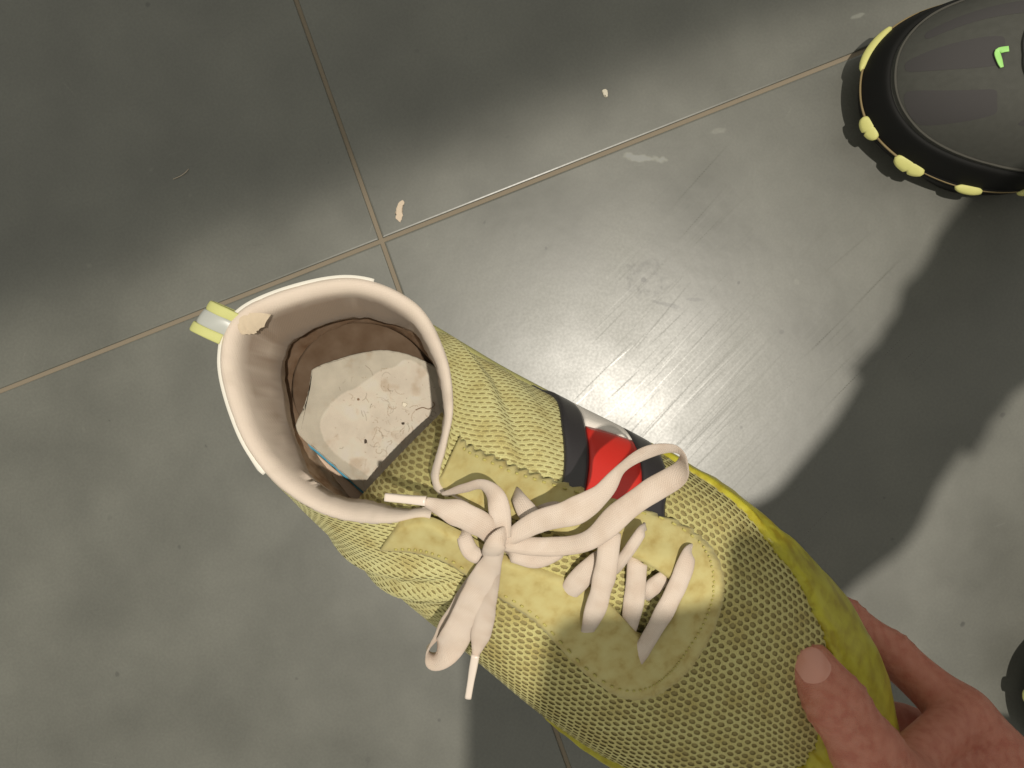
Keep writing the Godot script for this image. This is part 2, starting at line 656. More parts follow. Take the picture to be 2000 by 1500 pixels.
	# floor tile: mottled grey stoneware with scuffs, a stain and brushed scratches; 0.8 m across the picture
	var T := 1536
	var big := noise(0.006, 41, 5).get_image(T, T)
	var fin := noise(0.22, 42, 3).get_image(T, T)
	big.convert(Image.FORMAT_L8)
	fin.convert(Image.FORMAT_L8)
	var bd := big.get_data()
	var fd := fin.get_data()
	var col := PackedByteArray()
	col.resize(T * T * 3)
	var rou := PackedByteArray()
	rou.resize(T * T)
	for i in T * T:
		var b := bd[i] / 255.0 - 0.5
		var f := fd[i] / 255.0 - 0.5
		var v := 0.82 + b * 0.13 + f * 0.09
		col[i * 3] = int(clampf(v * 250.0, 0, 255))
		col[i * 3 + 1] = int(clampf(v * 248.0, 0, 255))
		col[i * 3 + 2] = int(clampf(v * 238.0, 0, 255))
		rou[i] = int(clampf((0.86 + b * 0.22 - f * 0.12) * 255.0, 0, 255))
	var tile_im := Image.create_from_data(T, T, false, Image.FORMAT_RGB8, col)
	var rough_im := Image.create_from_data(T, T, false, Image.FORMAT_L8, rou)
	# stains and scuffs that stay where they are, in metres from the middle of the picture
	var stain := func(cx: float, cz: float, rx: float, rz: float, turn: float, dark: float, rougher: float, ring: float) -> void:
		var px := T / 0.8
		var reach := int(maxf(rx, rz) * px * 1.3) + 2
		var mx := int((cx + 0.4) * px)
		var my := int((cz + 0.4) * px)
		var nz := noise(0.05, 50 + mx, 3)
		for y in range(maxi(my - reach, 0), mini(my + reach, T)):
			for x in range(maxi(mx - reach, 0), mini(mx + reach, T)):
				var q := Vector2(x - mx, y - my).rotated(-turn) / px
				var d := Vector2(q.x / rx, q.y / rz).length() + nz.get_noise_2d(x, y) * 0.7
				var w := clampf((1.1 - d) * 2.5, 0.0, 1.0)
				if ring > 0:
					w *= clampf(absf(d - 0.25) * 1.6, 0.15, 1.0) * (0.6 + nz.get_noise_2d(x * 2, y * 2))
				if w > 0:
					var c := tile_im.get_pixel(x, y)
					tile_im.set_pixel(x, y, Color(clampf(c.r * (1 + dark * w), 0, 1), clampf(c.g * (1 + dark * w), 0, 1), clampf(c.b * (1 + dark * w), 0, 1)))
					var r := rough_im.get_pixel(x, y).r
					rough_im.set_pixel(x, y, grey(clampf(r + rougher * w, 0, 1)))
	stain.call(0.088, -0.068, 0.015, 0.012, 0.3, -0.22, 0.10, 1.0)
	stain.call(0.100, -0.052, 0.012, 0.0014, 0.25, -0.25, 0.05, 0.0)
	stain.call(0.118, -0.055, 0.006, 0.0012, 0.0, -0.2, 0.05, 0.0)
	stain.call(0.084, -0.147, 0.014, 0.0026, 0.12, 0.32, 0.08, 0.0)
	stain.call(0.135, -0.165, 0.006, 0.0018, -0.2, 0.14, 0.05, 0.0)
	stain.call(0.225, -0.240, 0.006, 0.0012, -0.3, 0.28, 0.0, 0.0)
	for i in 60:
		var sz := rng.randf_range(0.0006, 0.0022)
		stain.call(rng.randf_range(-0.33, 0.33), rng.randf_range(-0.25, 0.25), sz, sz * rng.randf_range(0.5, 1), rng.randf() * 3.0, rng.randf_range(-0.3, 0.12), 0.06, 0.0)
	# fine scratches: many slanted lines over the worn tile, a few elsewhere
	var px2 := T / 0.8
	for i in 420:
		var brushed := i < 330
		var c0 := Vector2(rng.randfn(0.15, 0.05), rng.randfn(-0.01, 0.06)) if brushed else Vector2(rng.randf_range(-0.38, 0.38), rng.randf_range(-0.3, 0.3))
		var an := rng.randfn(-0.80, 0.03) if brushed else rng.randf() * PI
		var len := rng.randf_range(0.02, 0.09) if brushed else rng.randf_range(0.005, 0.02)
		var amount := rng.randf_range(-0.16, 0.20) if brushed else rng.randf_range(-0.06, 0.1)
		var steps := int(len * px2)
		for s in steps:
			var q := c0 + Vector2(cos(an), sin(an)) * (s / px2 - len / 2)
			var x := int((q.x + 0.4) * px2)
			var y := int((q.y + 0.4) * px2)
			if x < 0 or y < 0 or x >= T or y >= T:
				continue
			var fade := sin(PI * s / steps)
			rough_im.set_pixel(x, y, grey(clampf(rough_im.get_pixel(x, y).r + amount * fade, 0, 1)))
			if not brushed:
				var c := tile_im.get_pixel(x, y)
				tile_im.set_pixel(x, y, c * (1.0 + amount * 1.5 * fade))
			elif x + 1 < T and i % 3 == 0:
				rough_im.set_pixel(x + 1, y, grey(clampf(rough_im.get_pixel(x + 1, y).r + amount * fade, 0, 1)))
	var tile := mat("tile", lin(0.196, 0.199, 0.184), 0.44, 0.68)
	tile.albedo_texture = ImageTexture.create_from_image(tile_im)
	tile.roughness_texture = ImageTexture.create_from_image(rough_im)
	tile.heightmap_enabled = true
	tile.heightmap_texture = noise_tex(0.05, 44, [[0.0, 1.0], [grey(0), grey(1)]], 1024, 4)
	tile.heightmap_scale = 0.0035

# ------------------------------------------------------------------ floor
func make_floor() -> void:
	var fl := Node3D.new()
	fl.name = "floor"
	fl.set_meta("kind", "structure")
	add_child(fl)
	# two families of joints; the layer set them a little out of square
	var o := Vector3(-0.085, 0, -0.0933)
	var da := Vector3(0.9304, 0, -0.3665)
	var db := Vector3(0.335, 0, 0.9422)
	var size := 0.6
	var gap := 0.0021
	for i in range(-2, 2):
		for j in range(-2, 2):
			var p := PackedVector3Array()
			var uv := PackedVector2Array()
			for r in [[0.0, -0.008], [0.0, -0.0009], [0.0004, -0.0002], [0.0012, 0.0]]:
				for c in [[0, 0], [1, 0], [1, 1], [0, 1]]:
					var su: float = gap - gap * 0.35 + r[0] if c[0] == 0 else size - gap * 0.65 - r[0]
					var sv: float = gap - gap * 0.35 + r[0] if c[1] == 0 else size - gap * 0.65 - r[0]
					var q: Vector3 = o + da * (i * size + su) + db * (j * size + sv) + Vector3.UP * r[1]
					p.append(q)
					uv.append(Vector2(q.x + 0.4, q.z + 0.4) / 0.8)
			var st := SurfaceTool.new()
			st.begin(Mesh.PRIMITIVE_TRIANGLES)
			for k in 3:
				for e in 4:
					var q := [k * 4 + e, k * 4 + (e + 1) % 4, k * 4 + 4 + (e + 1) % 4, k * 4 + 4 + e]
					for v in [0, 2, 1, 0, 3, 2]:
						st.set_uv(uv[q[v]])
						st.set_smooth_group(-1)
						st.add_vertex(p[q[v]])
			for v in [12, 13, 14, 12, 14, 15]:
				st.set_uv(uv[v])
				st.set_smooth_group(-1)
				st.add_vertex(p[v])
			st.generate_normals()
			part("tile", st.commit(), M.tile, fl)
	var pm := PlaneMesh.new()
	pm.size = Vector2(2.6, 2.6)
	var g := part("grout", pm, M.grout, fl)
	g.position = o + Vector3(0, -0.0011, 0)

# ------------------------------------------------------------------ the held shoe
func mm(rows: Array) -> Array:
	var out := []
	for r in rows:
		out.append(Vector3(r[0], r[1], r[2]) * 0.001)
	return out

func make_shoe() -> Upper:
	var shoe := thing("running_shoe", "worn yellow-green mesh running shoe with tied cream laces, held by its toe", "shoe", Vector3(-0.0835, 0.1500, -0.0161))
	shoe.rotation.y = -0.68052
	var s := Upper.new()
	s.host = self
	s.B = mm([[303, 26, 2], [291, 27, -24], [266, 28, -44], [235, 29, -56], [206, 29, -60], [173, 29, -60], [132, 30, -54], [100, 30, -47], [70, 30, -41], [50, 30, -38],
		[30, 30, -35], [14, 30, -30], [3, 30, -22], [-4, 30, -11], [-6, 30, 1], [-4, 30, 13], [3, 30, 24], [15, 30, 33], [30, 30, 39], [50, 30, 44],
		[72, 30, 48], [95, 30, 50], [118, 29, 52], [148, 28, 54], [176, 28, 55], [205, 28, 53], [237, 28, 47], [267, 27, 36], [290, 27, 20]])
	s.R = mm([[167, 85, -6], [166, 87, -15], [159, 91, -22], [143, 97, -21], [129, 101, -16.5], [113, 104, -11.5], [100, 106, -6.5], [88, 107, -2], [77, 105, -1], [71, 98, -10.5],
		[64, 92.5, -22], [50, 89, -34], [31, 88.5, -40.5], [9, 93, -32], [-8, 100, -5], [-4, 100, 13], [14, 93.5, 29.5], [31, 90, 36], [47, 90, 35.7], [60, 92, 31],
		[72, 99, 21], [80, 104, 11], [90, 106, 7.5], [107, 105, 4.5], [121, 101, 0], [135, 97, -3.5], [149, 92, -3], [160, 87.5, -1], [165, 85.5, -2]])
	s.steep = [[0, 14], [3, 22], [5, 30], [7, 36], [8, 46], [9, 60], [10, 72], [12, 80], [14, 84], [16.2, 76], [17, 58], [19, 50], [20, 44], [21, 38], [22, 38], [24, 30], [26, 20], [29, 14]]
	s.lean = [[0, -8], [3, 2], [5, 8], [8, 12], [11, 10], [14, 8], [16, 12], [17.3, 24], [19, 26], [20.5, 18], [23, 8], [26, 2], [29, -8]]
	s.low = [[0, 0.27], [3, 0.32], [5, 0.40], [8, 0.42], [11, 0.36], [14, 0.36], [17, 0.36], [20, 0.42], [23, 0.38], [26, 0.32], [29, 0.27]]
	s.setup()
	var NA := 348
	var NT := 34

	# knit upper with its lining just below
	for layer in 2:
		var p := PackedVector3Array()
		var uv := PackedVector2Array()
		for i in NA + 1:
			var a := i * 29.0 / NA
			var r: Vector3 = cat3(s.R, a)
			var b: Vector3 = cat3(s.B, a)
			var d := b - r
			d.y = 0
			var g := (d + s.out(a) * 0.015).normalized()
			var run := 0.0
			var last := s.at(a, 1.0)
			for j in NT + 1:
				var t := 1.0 - j / float(NT)
				var c := s.at(a, t)
				run += c.distance_to(last)
				last = c
				var nn := s.normal(a, t)
				c += nn * fold(c) - nn * (0.00045 * layer)
				p.append(c)
				var plan := Vector2(r.x + g.x * run, r.z + g.z * run)
				uv.append(plan)
		for zone in 2:
			var st := SurfaceTool.new()
			st.begin(Mesh.PRIMITIVE_TRIANGLES)
			for i in NA:
				for j in NT:
					var q := [i * (NT + 1) + j, (i + 1) * (NT + 1) + j, (i + 1) * (NT + 1) + j + 1, i * (NT + 1) + j + 1]
					if (uv[q[0]].x < 0.117) != (zone == 1):
						continue
					for k in [0, 2, 1, 0, 3, 2]:
						st.set_uv(uv[q[k]] if zone == 0 else uv[q[k]].rotated(0.5 if uv[q[0]].y < 0 else 0.35))
						st.set_uv2(uv[q[k]])
						st.set_smooth_group(0)
						st.add_vertex(p[q[k]])
			part(("toe_mesh" if zone == 0 else "quarter_mesh") if layer == 0 else "upper_lining", done(st), M[("toe_" if zone == 0 else "quarter_") + ("knit" if layer == 0 else "under")], shoe)

	sole(shoe, s)
	bumper(shoe, s)
	eyestay(shoe, s)
	stripes(shoe, s)
	heel(shoe, s)
	collar(shoe, s)
	insole(shoe, s)
	tongue(shoe, s)
	laces(shoe)
	return s

# soft folds of the knit below the ankle
func fold(c: Vector3) -> float:
	var h := 0.0
	for f in [[0.0690, 0.070, -0.045, 0.0020, 0.0045, 0.85], [0.0860, 0.070, -0.045, 0.0007, 0.006, 0.7], [0.092, 0.070, 0.042, 0.0020, 0.004, 0.7], [0.078, 0.072, 0.045, 0.0018, 0.004, 0.9]]:
		if signf(c.z) != signf(f[2]):
			continue
		var x: float = c.x - f[0] - (c.y - f[1]) * f[5]
		var w := smoothstep(0.03, 0.045, c.y) * smoothstep(0.100, 0.085, c.y)
		h += f[3] * w * (exp(-pow(x / f[4], 2)) - 0.7 * exp(-pow((x - 0.007) / 0.003, 2)))
	return h

func sole(shoe: Node3D, s: Upper) -> void:
	var rows := [[-0.004, 0.034], [0.0, 0.033], [0.0022, 0.028], [0.003, 0.018], [0.002, 0.009], [-0.001, 0.0065]]
	var low := [[0.0, 0.0062], [0.0005, 0.003], [-0.002, 0.0], [-0.02, 0.0002]]
	for k in 2:
		var set: Array = rows if k == 0 else low
		var p := PackedVector3Array()
		var uv := PackedVector2Array()
		for r in set:
			for i in 174:
				var a := i / 6.0
				var spring := smoothstep(0.20, 0.31, cat3(s.B, a).x) * 0.012
				var c: Vector3 = cat3(s.B, a)
				c.y = minf(r[1] + spring, c.y + 0.003)
				p.append(c + s.out(a) * r[0])
				uv.append(Vector2(c.x, c.z))
		var st := sheet(p, uv, set.size(), 174, true)
		if k == 1:
			var base := 3 * 174
			var flat := PackedVector2Array()
			for i in 174:
				flat.append(Vector2(p[base + i].x, p[base + i].z))
			for v in Geometry2D.triangulate_polygon(flat):
				st.set_smooth_group(0)
				st.set_uv(flat[v])
				st.add_vertex(p[base + v])
		part("midsole" if k == 0 else "outsole", done(st), M.midsole if k == 0 else M.outsole, shoe)

# rows of (a, t) between a lower and an upper line given as pairs [a, t]
func span(a0: float, a1: float, lower: Array, upper: Array, na: int, nt: int) -> Array:
	var out := []
	for i in na + 1:
		var a := lerpf(a0, a1, i / float(na))
		var row := []
		for j in nt + 1:
			row.append(Vector2(a, lerpf(along(lower, a), along(upper, a), j / float(nt))))
		out.append(row)
	return out

func plan_line(s: Upper, pts: Array, wrap_above := 99.0) -> Array:
	var out := []
	for q in pts:
		var w := s.under(q[0] * 0.001, q[1] * 0.001)
		out.append([w.x - 29.0 if w.x > wrap_above else w.x, w.y])
	out.sort_custom(func(x, y): return x[0] < y[0])
	return out

func bumper(shoe: Node3D, s: Upper) -> void:
	# the yellow rubber round the toe; a runs from -6 (wearer's left) over the toe to 6
	var top := plan_line(s, [[195, -52], [215, -43.5], [228, -35.5], [236, -28], [243, -12.5], [246, 5], [243, 20], [232, 33], [214, 43]], 15.0)
	top.push_front([-5.2, 0.10])
	top.append([5.5, 0.20])
	top.append([6.3, 0.03])
	var pts := span(-5.2, 6.3, [[-9, 0.0], [9, 0.0]], top, 150, 12)
	var nz := noise(420.0, 61, 2)
	for i in pts.size():
		for j in pts[i].size():
			pts[i][j].y += nz.get_noise_1d(i * 0.01) * 0.012 * j / 12.0
	var body := func(c: Vector3, q: Vector2) -> float:
		return 0.0010 * nz.get_noise_3d(c.x * 0.12, c.y * 0.12, c.z * 0.12)
	part("toe_bumper", overlay(s, pts, 0.0020, 1.0, -0.0008, body), M.bumper, shoe)

func eyestay(shoe: Node3D, s: Upper) -> void:
	var knots := mm([[80, 0, -14.5], [92.9, 0, -18], [116.5, 0, -26.6], [136, 0, -33.6], [152, 0, -38.5], [165, 0, -38], [175, 0, -31], [182, 0, -19], [185.5, 0, -2], [182, 0, 13], [173, 0, 20.5], [159, 0, 21.5], [144, 0, 19], [129.5, 0, 16.5], [111, 0, 16.8], [98, 0, 17.4]])
	var plan := []
	for i in 121:
		var c := cat3(knots, 1.0 + i / 120.0 * (knots.size() - 2), false)
		plan.append([c.x * 1000.0, c.z * 1000.0])
	var low := plan_line(s, plan, 15.0)
	low.push_front([-8.9, 0.78])
	low.append([8.2, 0.80])
	var pts := span(-8.7, 8.15, low, [[-9, 1.0], [9, 1.0]], 300, 9)
	var nz := noise(0.35, 62, 2)
	for i in pts.size():
		for j in pts[i].size():
			pts[i][j].y -= (nz.get_noise_1d(i * 4.0) * 0.004 + ((0.008 if i % 4 < 2 else -0.006) if i > 228 else 0.0)) * (1.0 - j / 9.0)
	var body := func(c: Vector3, q: Vector2) -> float:
		return 0.0003 * nz.get_noise_3d(c.x * 260, c.y * 260, c.z * 260)
	part("eyestay", overlay(s, pts, 0.0027, 1.0, -0.0008, body), M.suede, shoe)
	# stitches just inside the outer edge
	var st := SurfaceTool.new()
	st.begin(Mesh.PRIMITIVE_TRIANGLES)
	for i in range(6, pts.size() - 6, 3):
		var q0: Vector2 = pts[i][0] + Vector2(0, 0.035)
		var q1: Vector2 = pts[i + 1][0] + Vector2(0, 0.035)
		q0.y = along(low, q0.x) + 0.035
		q1.y = along(low, q1.x) + 0.035
		var c0 := s.at(q0.x, q0.y) + s.normal(q0.x, q0.y) * 0.0030
		var c1 := s.at(q1.x, q1.y) + s.normal(q1.x, q1.y) * 0.0030
		ribbon([[c0, 0.0007, 0.0, 0.0006], [c1, 0.0007, 0.0, 0.0006]], 1, st)
	part("stitching", done(st), M.thread, shoe).set_meta("kind", "stuff")

func stripes(shoe: Node3D, s: Upper) -> void:
	var edges := []
	for e in [[[113, -19], [108.6, -25.5], [98, -40], [89, -48.5]], [[121, -22.5], [116, -29], [107, -43], [97.5, -50.5]], [[140, -28], [133.5, -39], [125, -50.5], [120, -55]], [[150, -31], [143, -39.5], [138, -51], [131.5, -57.8]]]:
		var line := []
		for q in e:
			line.append(s.under(q[0] * 0.001, q[1] * 0.001))
		var tail: Vector2 = line[-1] + (line[-1] - line[-2]) * 0.6
		tail.y = minf(tail.y, line[-1].y - 0.08)
		line.append(tail)
		tail = tail + Vector2(0, -0.12)
		tail.y = maxf(tail.y, 0.03)
		line.append(tail)
		edges.append(line.map(func(q): return Vector3(q.x, q.y, 0)))
	var strip := func(e0: Array, e1: Array, f0: float, f1: float, x0: float, x1: float, nx: int, nf: int) -> Array:
		var out := []
		for i in nx + 1:
			var x := lerpf(x0, x1, i / float(nx))
			var row := []
			for j in nf + 1:
				var f := lerpf(f0, f1, j / float(nf)) * 5.0
				var k := mini(int(f), 4)
				var p := cat3(e0, f, false)
				var q := cat3(e1, f, false).lerp(p, 1.0 - x)
				row.append(Vector2(q.x, q.y))
			row.reverse()
			out.append(row)
		return out
	var flat := 0.0017
	part("side_stripe", overlay(s, strip.call(edges[0], edges[1], 0.0, 1.0, 0.0, 0.985, 8, 30), flat), M.navy, shoe, "navy stripe nearest the ankle")
	part("side_stripe", overlay(s, strip.call(edges[1], edges[2], 0.0, 0.42, 0.01, 0.99, 16, 20), flat), M.red, shoe, "red upper half of the middle stripe")
	part("side_stripe", overlay(s, strip.call(edges[1], edges[2], 0.427, 1.0, 0.01, 0.99, 16, 16), flat), M.white_patch, shoe, "white lower half of the middle stripe")
	part("side_stripe", overlay(s, strip.call(edges[2], edges[3], 0.0, 1.0, 0.015, 1.0, 8, 30), flat), M.navy, shoe, "navy stripe nearest the toe")

func heel(shoe: Node3D, s: Upper) -> void:
	var pts := span(12.62, 16.9, [[0, 0.02], [29, 0.02]], [[0, 0.995], [29, 0.995]], 70, 14)
	part("heel_patch", overlay(s, pts, 0.0017), M.white_leather, shoe)
	# pull tab: a loop of tape standing out behind the collar, pale tape stitched on its middle
	for k in 3:
		var off: float = [-0.0043, 0.0043, 0.0][k]
		var w: float = [0.0034, 0.0034, 0.0056][k]
		var list := []
		var z0 := 0.0035
		for q in [[-5, 84], [-10, 88], [-15.5, 93.5], [-18, 97.5], [-17, 100.3], [-13, 101.5], [-7.5, 100.5]]:
			list.append([Vector3(q[0], q[1], 0) * 0.001 + Vector3(0.0, 0.0, z0 + off - (q[0] + 6) * 0.00025), w, 0.0, 0.0014 if k < 2 else 0.0012])
		part("pull_tab", done(ribbon(list, 8)), M.lime_tape if k < 2 else M.grey_tape, shoe, "" if k < 2 else "pale grey middle band of the pull tab")

# inward direction at the opening's edge
func inward(s: Upper, a: float) -> Vector3:
	var d: Vector3 = cat3(s.R, a + 0.15) - cat3(s.R, a - 0.15)
	var n := Vector3(d.z, 0, -d.x).normalized()
	var c: Vector3 = cat3(s.R, a)
	return n if n.dot(Vector3(0.032, c.y, 0) - c) > 0 else -n

func collar(shoe: Node3D, s: Upper) -> void:
	var nz := noise(38.0, 70, 3)
	var na := 150
	var p := PackedVector3Array()
	var uv := PackedVector2Array()
	var low := PackedVector3Array()
	var tint := PackedColorArray()
	var tint2 := PackedColorArray()
	var last := 0
	for i in na + 1:
		var a := lerpf(7.0, 21.2, i / float(na))
		var r: Vector3 = cat3(s.R, a)
		var inn := inward(s, a)
		var thin := 1.0 - 0.55 * maxf(smoothstep(12.2, 9.2, a), smoothstep(19.4, 20.8, a))
		var heelish := exp(-pow((a - 14.2) / 2.2, 2.0))
		var depth := (0.034 + 0.012 * heelish + 0.004 * nz.get_noise_1d(a * 0.012) - 0.013 * smoothstep(16.2, 17.6, a)) * (0.5 + 0.5 * thin)
		var flare := 0.0045 * smoothstep(13.6, 12.4, a) * smoothstep(8.6, 9.6, a)
		var prof := [[-0.0002, -0.0040], [-0.0003, -0.0004], [0.0007, 0.0008], [0.0024, 0.0007], [0.0042, -0.0008], [0.0055, -0.0040], [0.0060, -0.0095], [0.0056 + 0.0046 * heelish, -depth * 0.42], [0.0048 + 0.0060 * heelish + flare * 0.5, -depth * 0.7], [0.0036 + 0.005 * heelish + flare, -depth], [0.0024, -depth - 0.0008]]
		for k in prof.size():
			var c: Vector3 = r + inn * prof[k][0] * thin + Vector3.UP * prof[k][1] * thin
			var g := nz.get_noise_3d(c.x, c.y, c.z) * 0.7 + nz.get_noise_3d(c.x * 4.0, c.y * 4.0, c.z * 4.0) * 0.6
			c += inn * g * 0.0013 * smoothstep(3.0, 7.0, k) + Vector3.UP * 0.0005 * g
			p.append(c)
			uv.append(Vector2(a * 0.01, k * 0.004))
			# heel-rim shade painted in grey-brown, along with rubbed dirt, inside the back
			var rub_and_shade := 1.25 * exp(-pow((a - 13.2) / 1.3, 2.0)) * smoothstep(3.8, 6.0, k) * smoothstep(11.0, 8.0, k) * (1.0 + g * 0.8) + 0.8 * heelish * smoothstep(4.5, 7.0, k) * smoothstep(10.5, 8.0, k) * (0.9 + g * 0.9) + 0.7 * smoothstep(4.0, 8.5, k) * (0.5 + g)
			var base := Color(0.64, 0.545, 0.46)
			tint.append(base.lerp(Color(0.25, 0.18, 0.13), clampf(rub_and_shade * 0.85 + maxf(g, 0.0) * 0.25, 0.0, 0.92)))
		last = prof.size()
		# quarter lining from behind the padded collar down to the insole
		var foot: Vector3 = cat3(s.B, a) - s.out(a) * 0.0065
		foot.y = 0.0345
		var shade := Color(0.24, 0.17, 0.12).lerp(Color(0.58, 0.45, 0.34), smoothstep(16.0, 17.5, a))  # brown paints the collar's shade at heel and right, tan the lit left
		var top: Vector3 = r + inn * (0.0012 + 0.0016 * smoothstep(13.0, 11.5, a) + 0.001 * heelish) + Vector3.UP * (-depth + 0.007)
		for k in 9:
			var f := k / 8.0
			var c := top.lerp(foot, f)
			c += inn * (0.0015 * nz.get_noise_3d(c.x * 1.4, c.y * 1.4, c.z * 1.4) - 0.003 * sin(PI * f))
			low.append(c)
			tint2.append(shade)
	var st := SurfaceTool.new()
	st.begin(Mesh.PRIMITIVE_TRIANGLES)
	for i in na:
		for j in last - 1:
			var q := [i * last + j, (i + 1) * last + j, (i + 1) * last + j + 1, i * last + j + 1]
			for k in [0, 1, 2, 0, 2, 3]:
				st.set_color(tint[q[k]])
				st.set_uv(uv[q[k]])
				st.set_smooth_group(0)
				st.add_vertex(p[q[k]])
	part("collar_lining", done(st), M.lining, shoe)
	part("quarter_lining", tinted(low, tint2, na + 1, 9), M.inner_lining, shoe, "lining below the padded collar, shade painted in brown round the heel")
	# torn place at the top of the heel: foam showing through a ragged flap
	var bits := PackedVector3Array()
	for k in 1:
		bits = PackedVector3Array()
		for i in 17:
			var a := lerpf(13.75, 14.42, i / 16.0)
			var r: Vector3 = cat3(s.R, a)
			var inn := inward(s, a)
			for j in 8:
				var f := j / 7.0
				var g := nz.get_noise_2d(i * 4.3, j * 3.1 + k * 50)
				var ragged := 0.0010 * nz.get_noise_1d(i * 6.1 + k * 40.0 + (9.0 if j > 3 else 0.0))
				var off := lerpf(0.0032, 0.0092, f) + ragged if k == 0 else lerpf(0.0085, 0.0108, f) + ragged
				var edge := absf(i / 8.0 - 1.0)
				off = lerpf(off, 0.0066 if k == 0 else 0.0096, edge * edge)
				var y := 0.0042 - 5200.0 * pow(maxf(off - 0.0036, 0.0), 2.0) * 0.022
				if k == 0:
					y += 0.0005 + g * 0.0006
				else:
					y += 0.0012 * (1.0 - f)
				bits.append(r + inn * off + Vector3.UP * y)
		part("torn_foam" if k == 0 else "torn_flap", done(sheet(bits, PackedVector2Array(), 17, 8)), M.foam if k == 0 else M.torn_cloth, shoe)

func insole(shoe: Node3D, s: Upper) -> void:
	# footbed below
	var bed := PackedVector2Array()
	for i in 90:
		var a := i * 29.0 / 90
		var c: Vector3 = cat3(s.B, a) - s.out(a) * 0.0055
		bed.append(Vector2(c.x, c.z))
	bed.reverse()
	part("footbed", slab(bed, 0.026, 0.0335, 0.001), M.footbed, shoe)
	# loose insole, its heel end worn to an uneven edge
	var loop := []
	for v in [Vector3(0.0192, 0.04, 0.0299), Vector3(0.0157, 0.04, 0.0213), Vector3(0.0134, 0.04, 0.0152), Vector3(0.0104, 0.04, 0.0096), Vector3(0.0086, 0.04, 0.0063), Vector3(0.0117, 0.04, 0), Vector3(0.0177, 0.04, -0.009), Vector3(0.0249, 0.04, -0.0172), Vector3(0.0335, 0.04, -0.0224), Vector3(0.0419, 0.04, -0.0251), Vector3(0.0486, 0.04, -0.0261), Vector3(0.0624, 0.04, -0.0245), Vector3(0.0774, 0.04, -0.0207), Vector3(0.092, 0.04, -0.0059), Vector3(0.0896, 0.04, 0.0173), Vector3(0.078, 0.04, 0.0294), Vector3(0.0575, 0.04, 0.0316), Vector3(0.0394, 0.04, 0.0309)]:
		loop.append(v)
	var plan := PackedVector2Array()
	var nz := noise(0.6, 71, 3)
	for i in loop.size() * 8:
		var c: Vector3 = cat3(loop, i / 8.0)
		var st_: Vector3 = loop[i / 8].lerp(loop[(i / 8 + 1) % loop.size()], (i % 8) / 8.0)
		c = c.lerp(st_, 0.35)
		plan.append(Vector2(c.x, c.z) + Vector2(nz.get_noise_1d(i), nz.get_noise_1d(i + 300.0)) * 0.0003)
	if Geometry2D.is_polygon_clockwise(plan) == false:
		plan.reverse()
	part("insole", slab(plan, 0.0375, 0.0400, 0.0006), M.insole_cloth, shoe)
	var foam := PackedVector2Array()
	for q in plan:
		foam.append(q + Vector2(0.0009, 0.0013))
	var liner := PackedVector2Array()
	for v in [Vector3(0.0142, 0.035, 0.033), Vector3(0.0192, 0.035, 0.0322), Vector3(0.0368, 0.035, 0.0328), Vector3(0.0577, 0.035, 0.0334), Vector3(0.0725, 0.035, 0.0336), Vector3(0.0833, 0.035, 0.037), Vector3(0.0638, 0.035, 0.0529), Vector3(0.0375, 0.035, 0.0471), Vector3(0.0217, 0.035, 0.041)]:
		liner.append(Vector2(v.x, v.z))
	if not Geometry2D.is_polygon_clockwise(liner):
		liner.reverse()
	part("lit_bed_strip", slab(liner, 0.0330, 0.0350, 0.0006), M.lit_bed_strip, shoe, "tan strip painting the lit bed beside the insole")
	part("insole_edge", slab(foam, 0.0338, 0.03745, 0.0002), M.insole_foam, shoe, "blue foam edge of the insole")

func tongue(shoe: Node3D, s: Upper) -> void:
	var rows := [[59, 66, 8, 23], [63, 78, 7, 22], [71, 91, 4, 20], [82, 99.5, 2, 18], [100, 103.5, -1, 17], [118, 102.5, -6, 17], [138, 97.5, -10, 17], [156, 89.5, -11, 15], [172, 79, -9, 14]]
	var ctr := []
	var wid := []
	for r in rows:
		ctr.append(Vector3(r[0], r[1], r[2]) * 0.001)
		wid.append(Vector3(r[3], 0, 0) * 0.001)
	for layer in 2:
		var p := PackedVector3Array()
		var uv := PackedVector2Array()
		for i in 57:
			var x := i / 7.0
			var c := cat3(ctr, x, false)
			var w := cat3(wid, x, false).x
			for j in 15:
				var f := j / 7.0 - 1.0
				var drop := 0.0045 * f * f + (0.004 * f * f if i < 14 else 0.0)
				p.append(c + Vector3(-0.002 * f, -drop - 0.0005 * layer, f * w))
				uv.append(Vector2(c.x, f * w * 1.3))
		var st := sheet(p, uv, 57, 15)
		part("tongue" if layer == 0 else "tongue_lining", done(st), M.toe_knit if layer == 0 else M.toe_under, shoe)

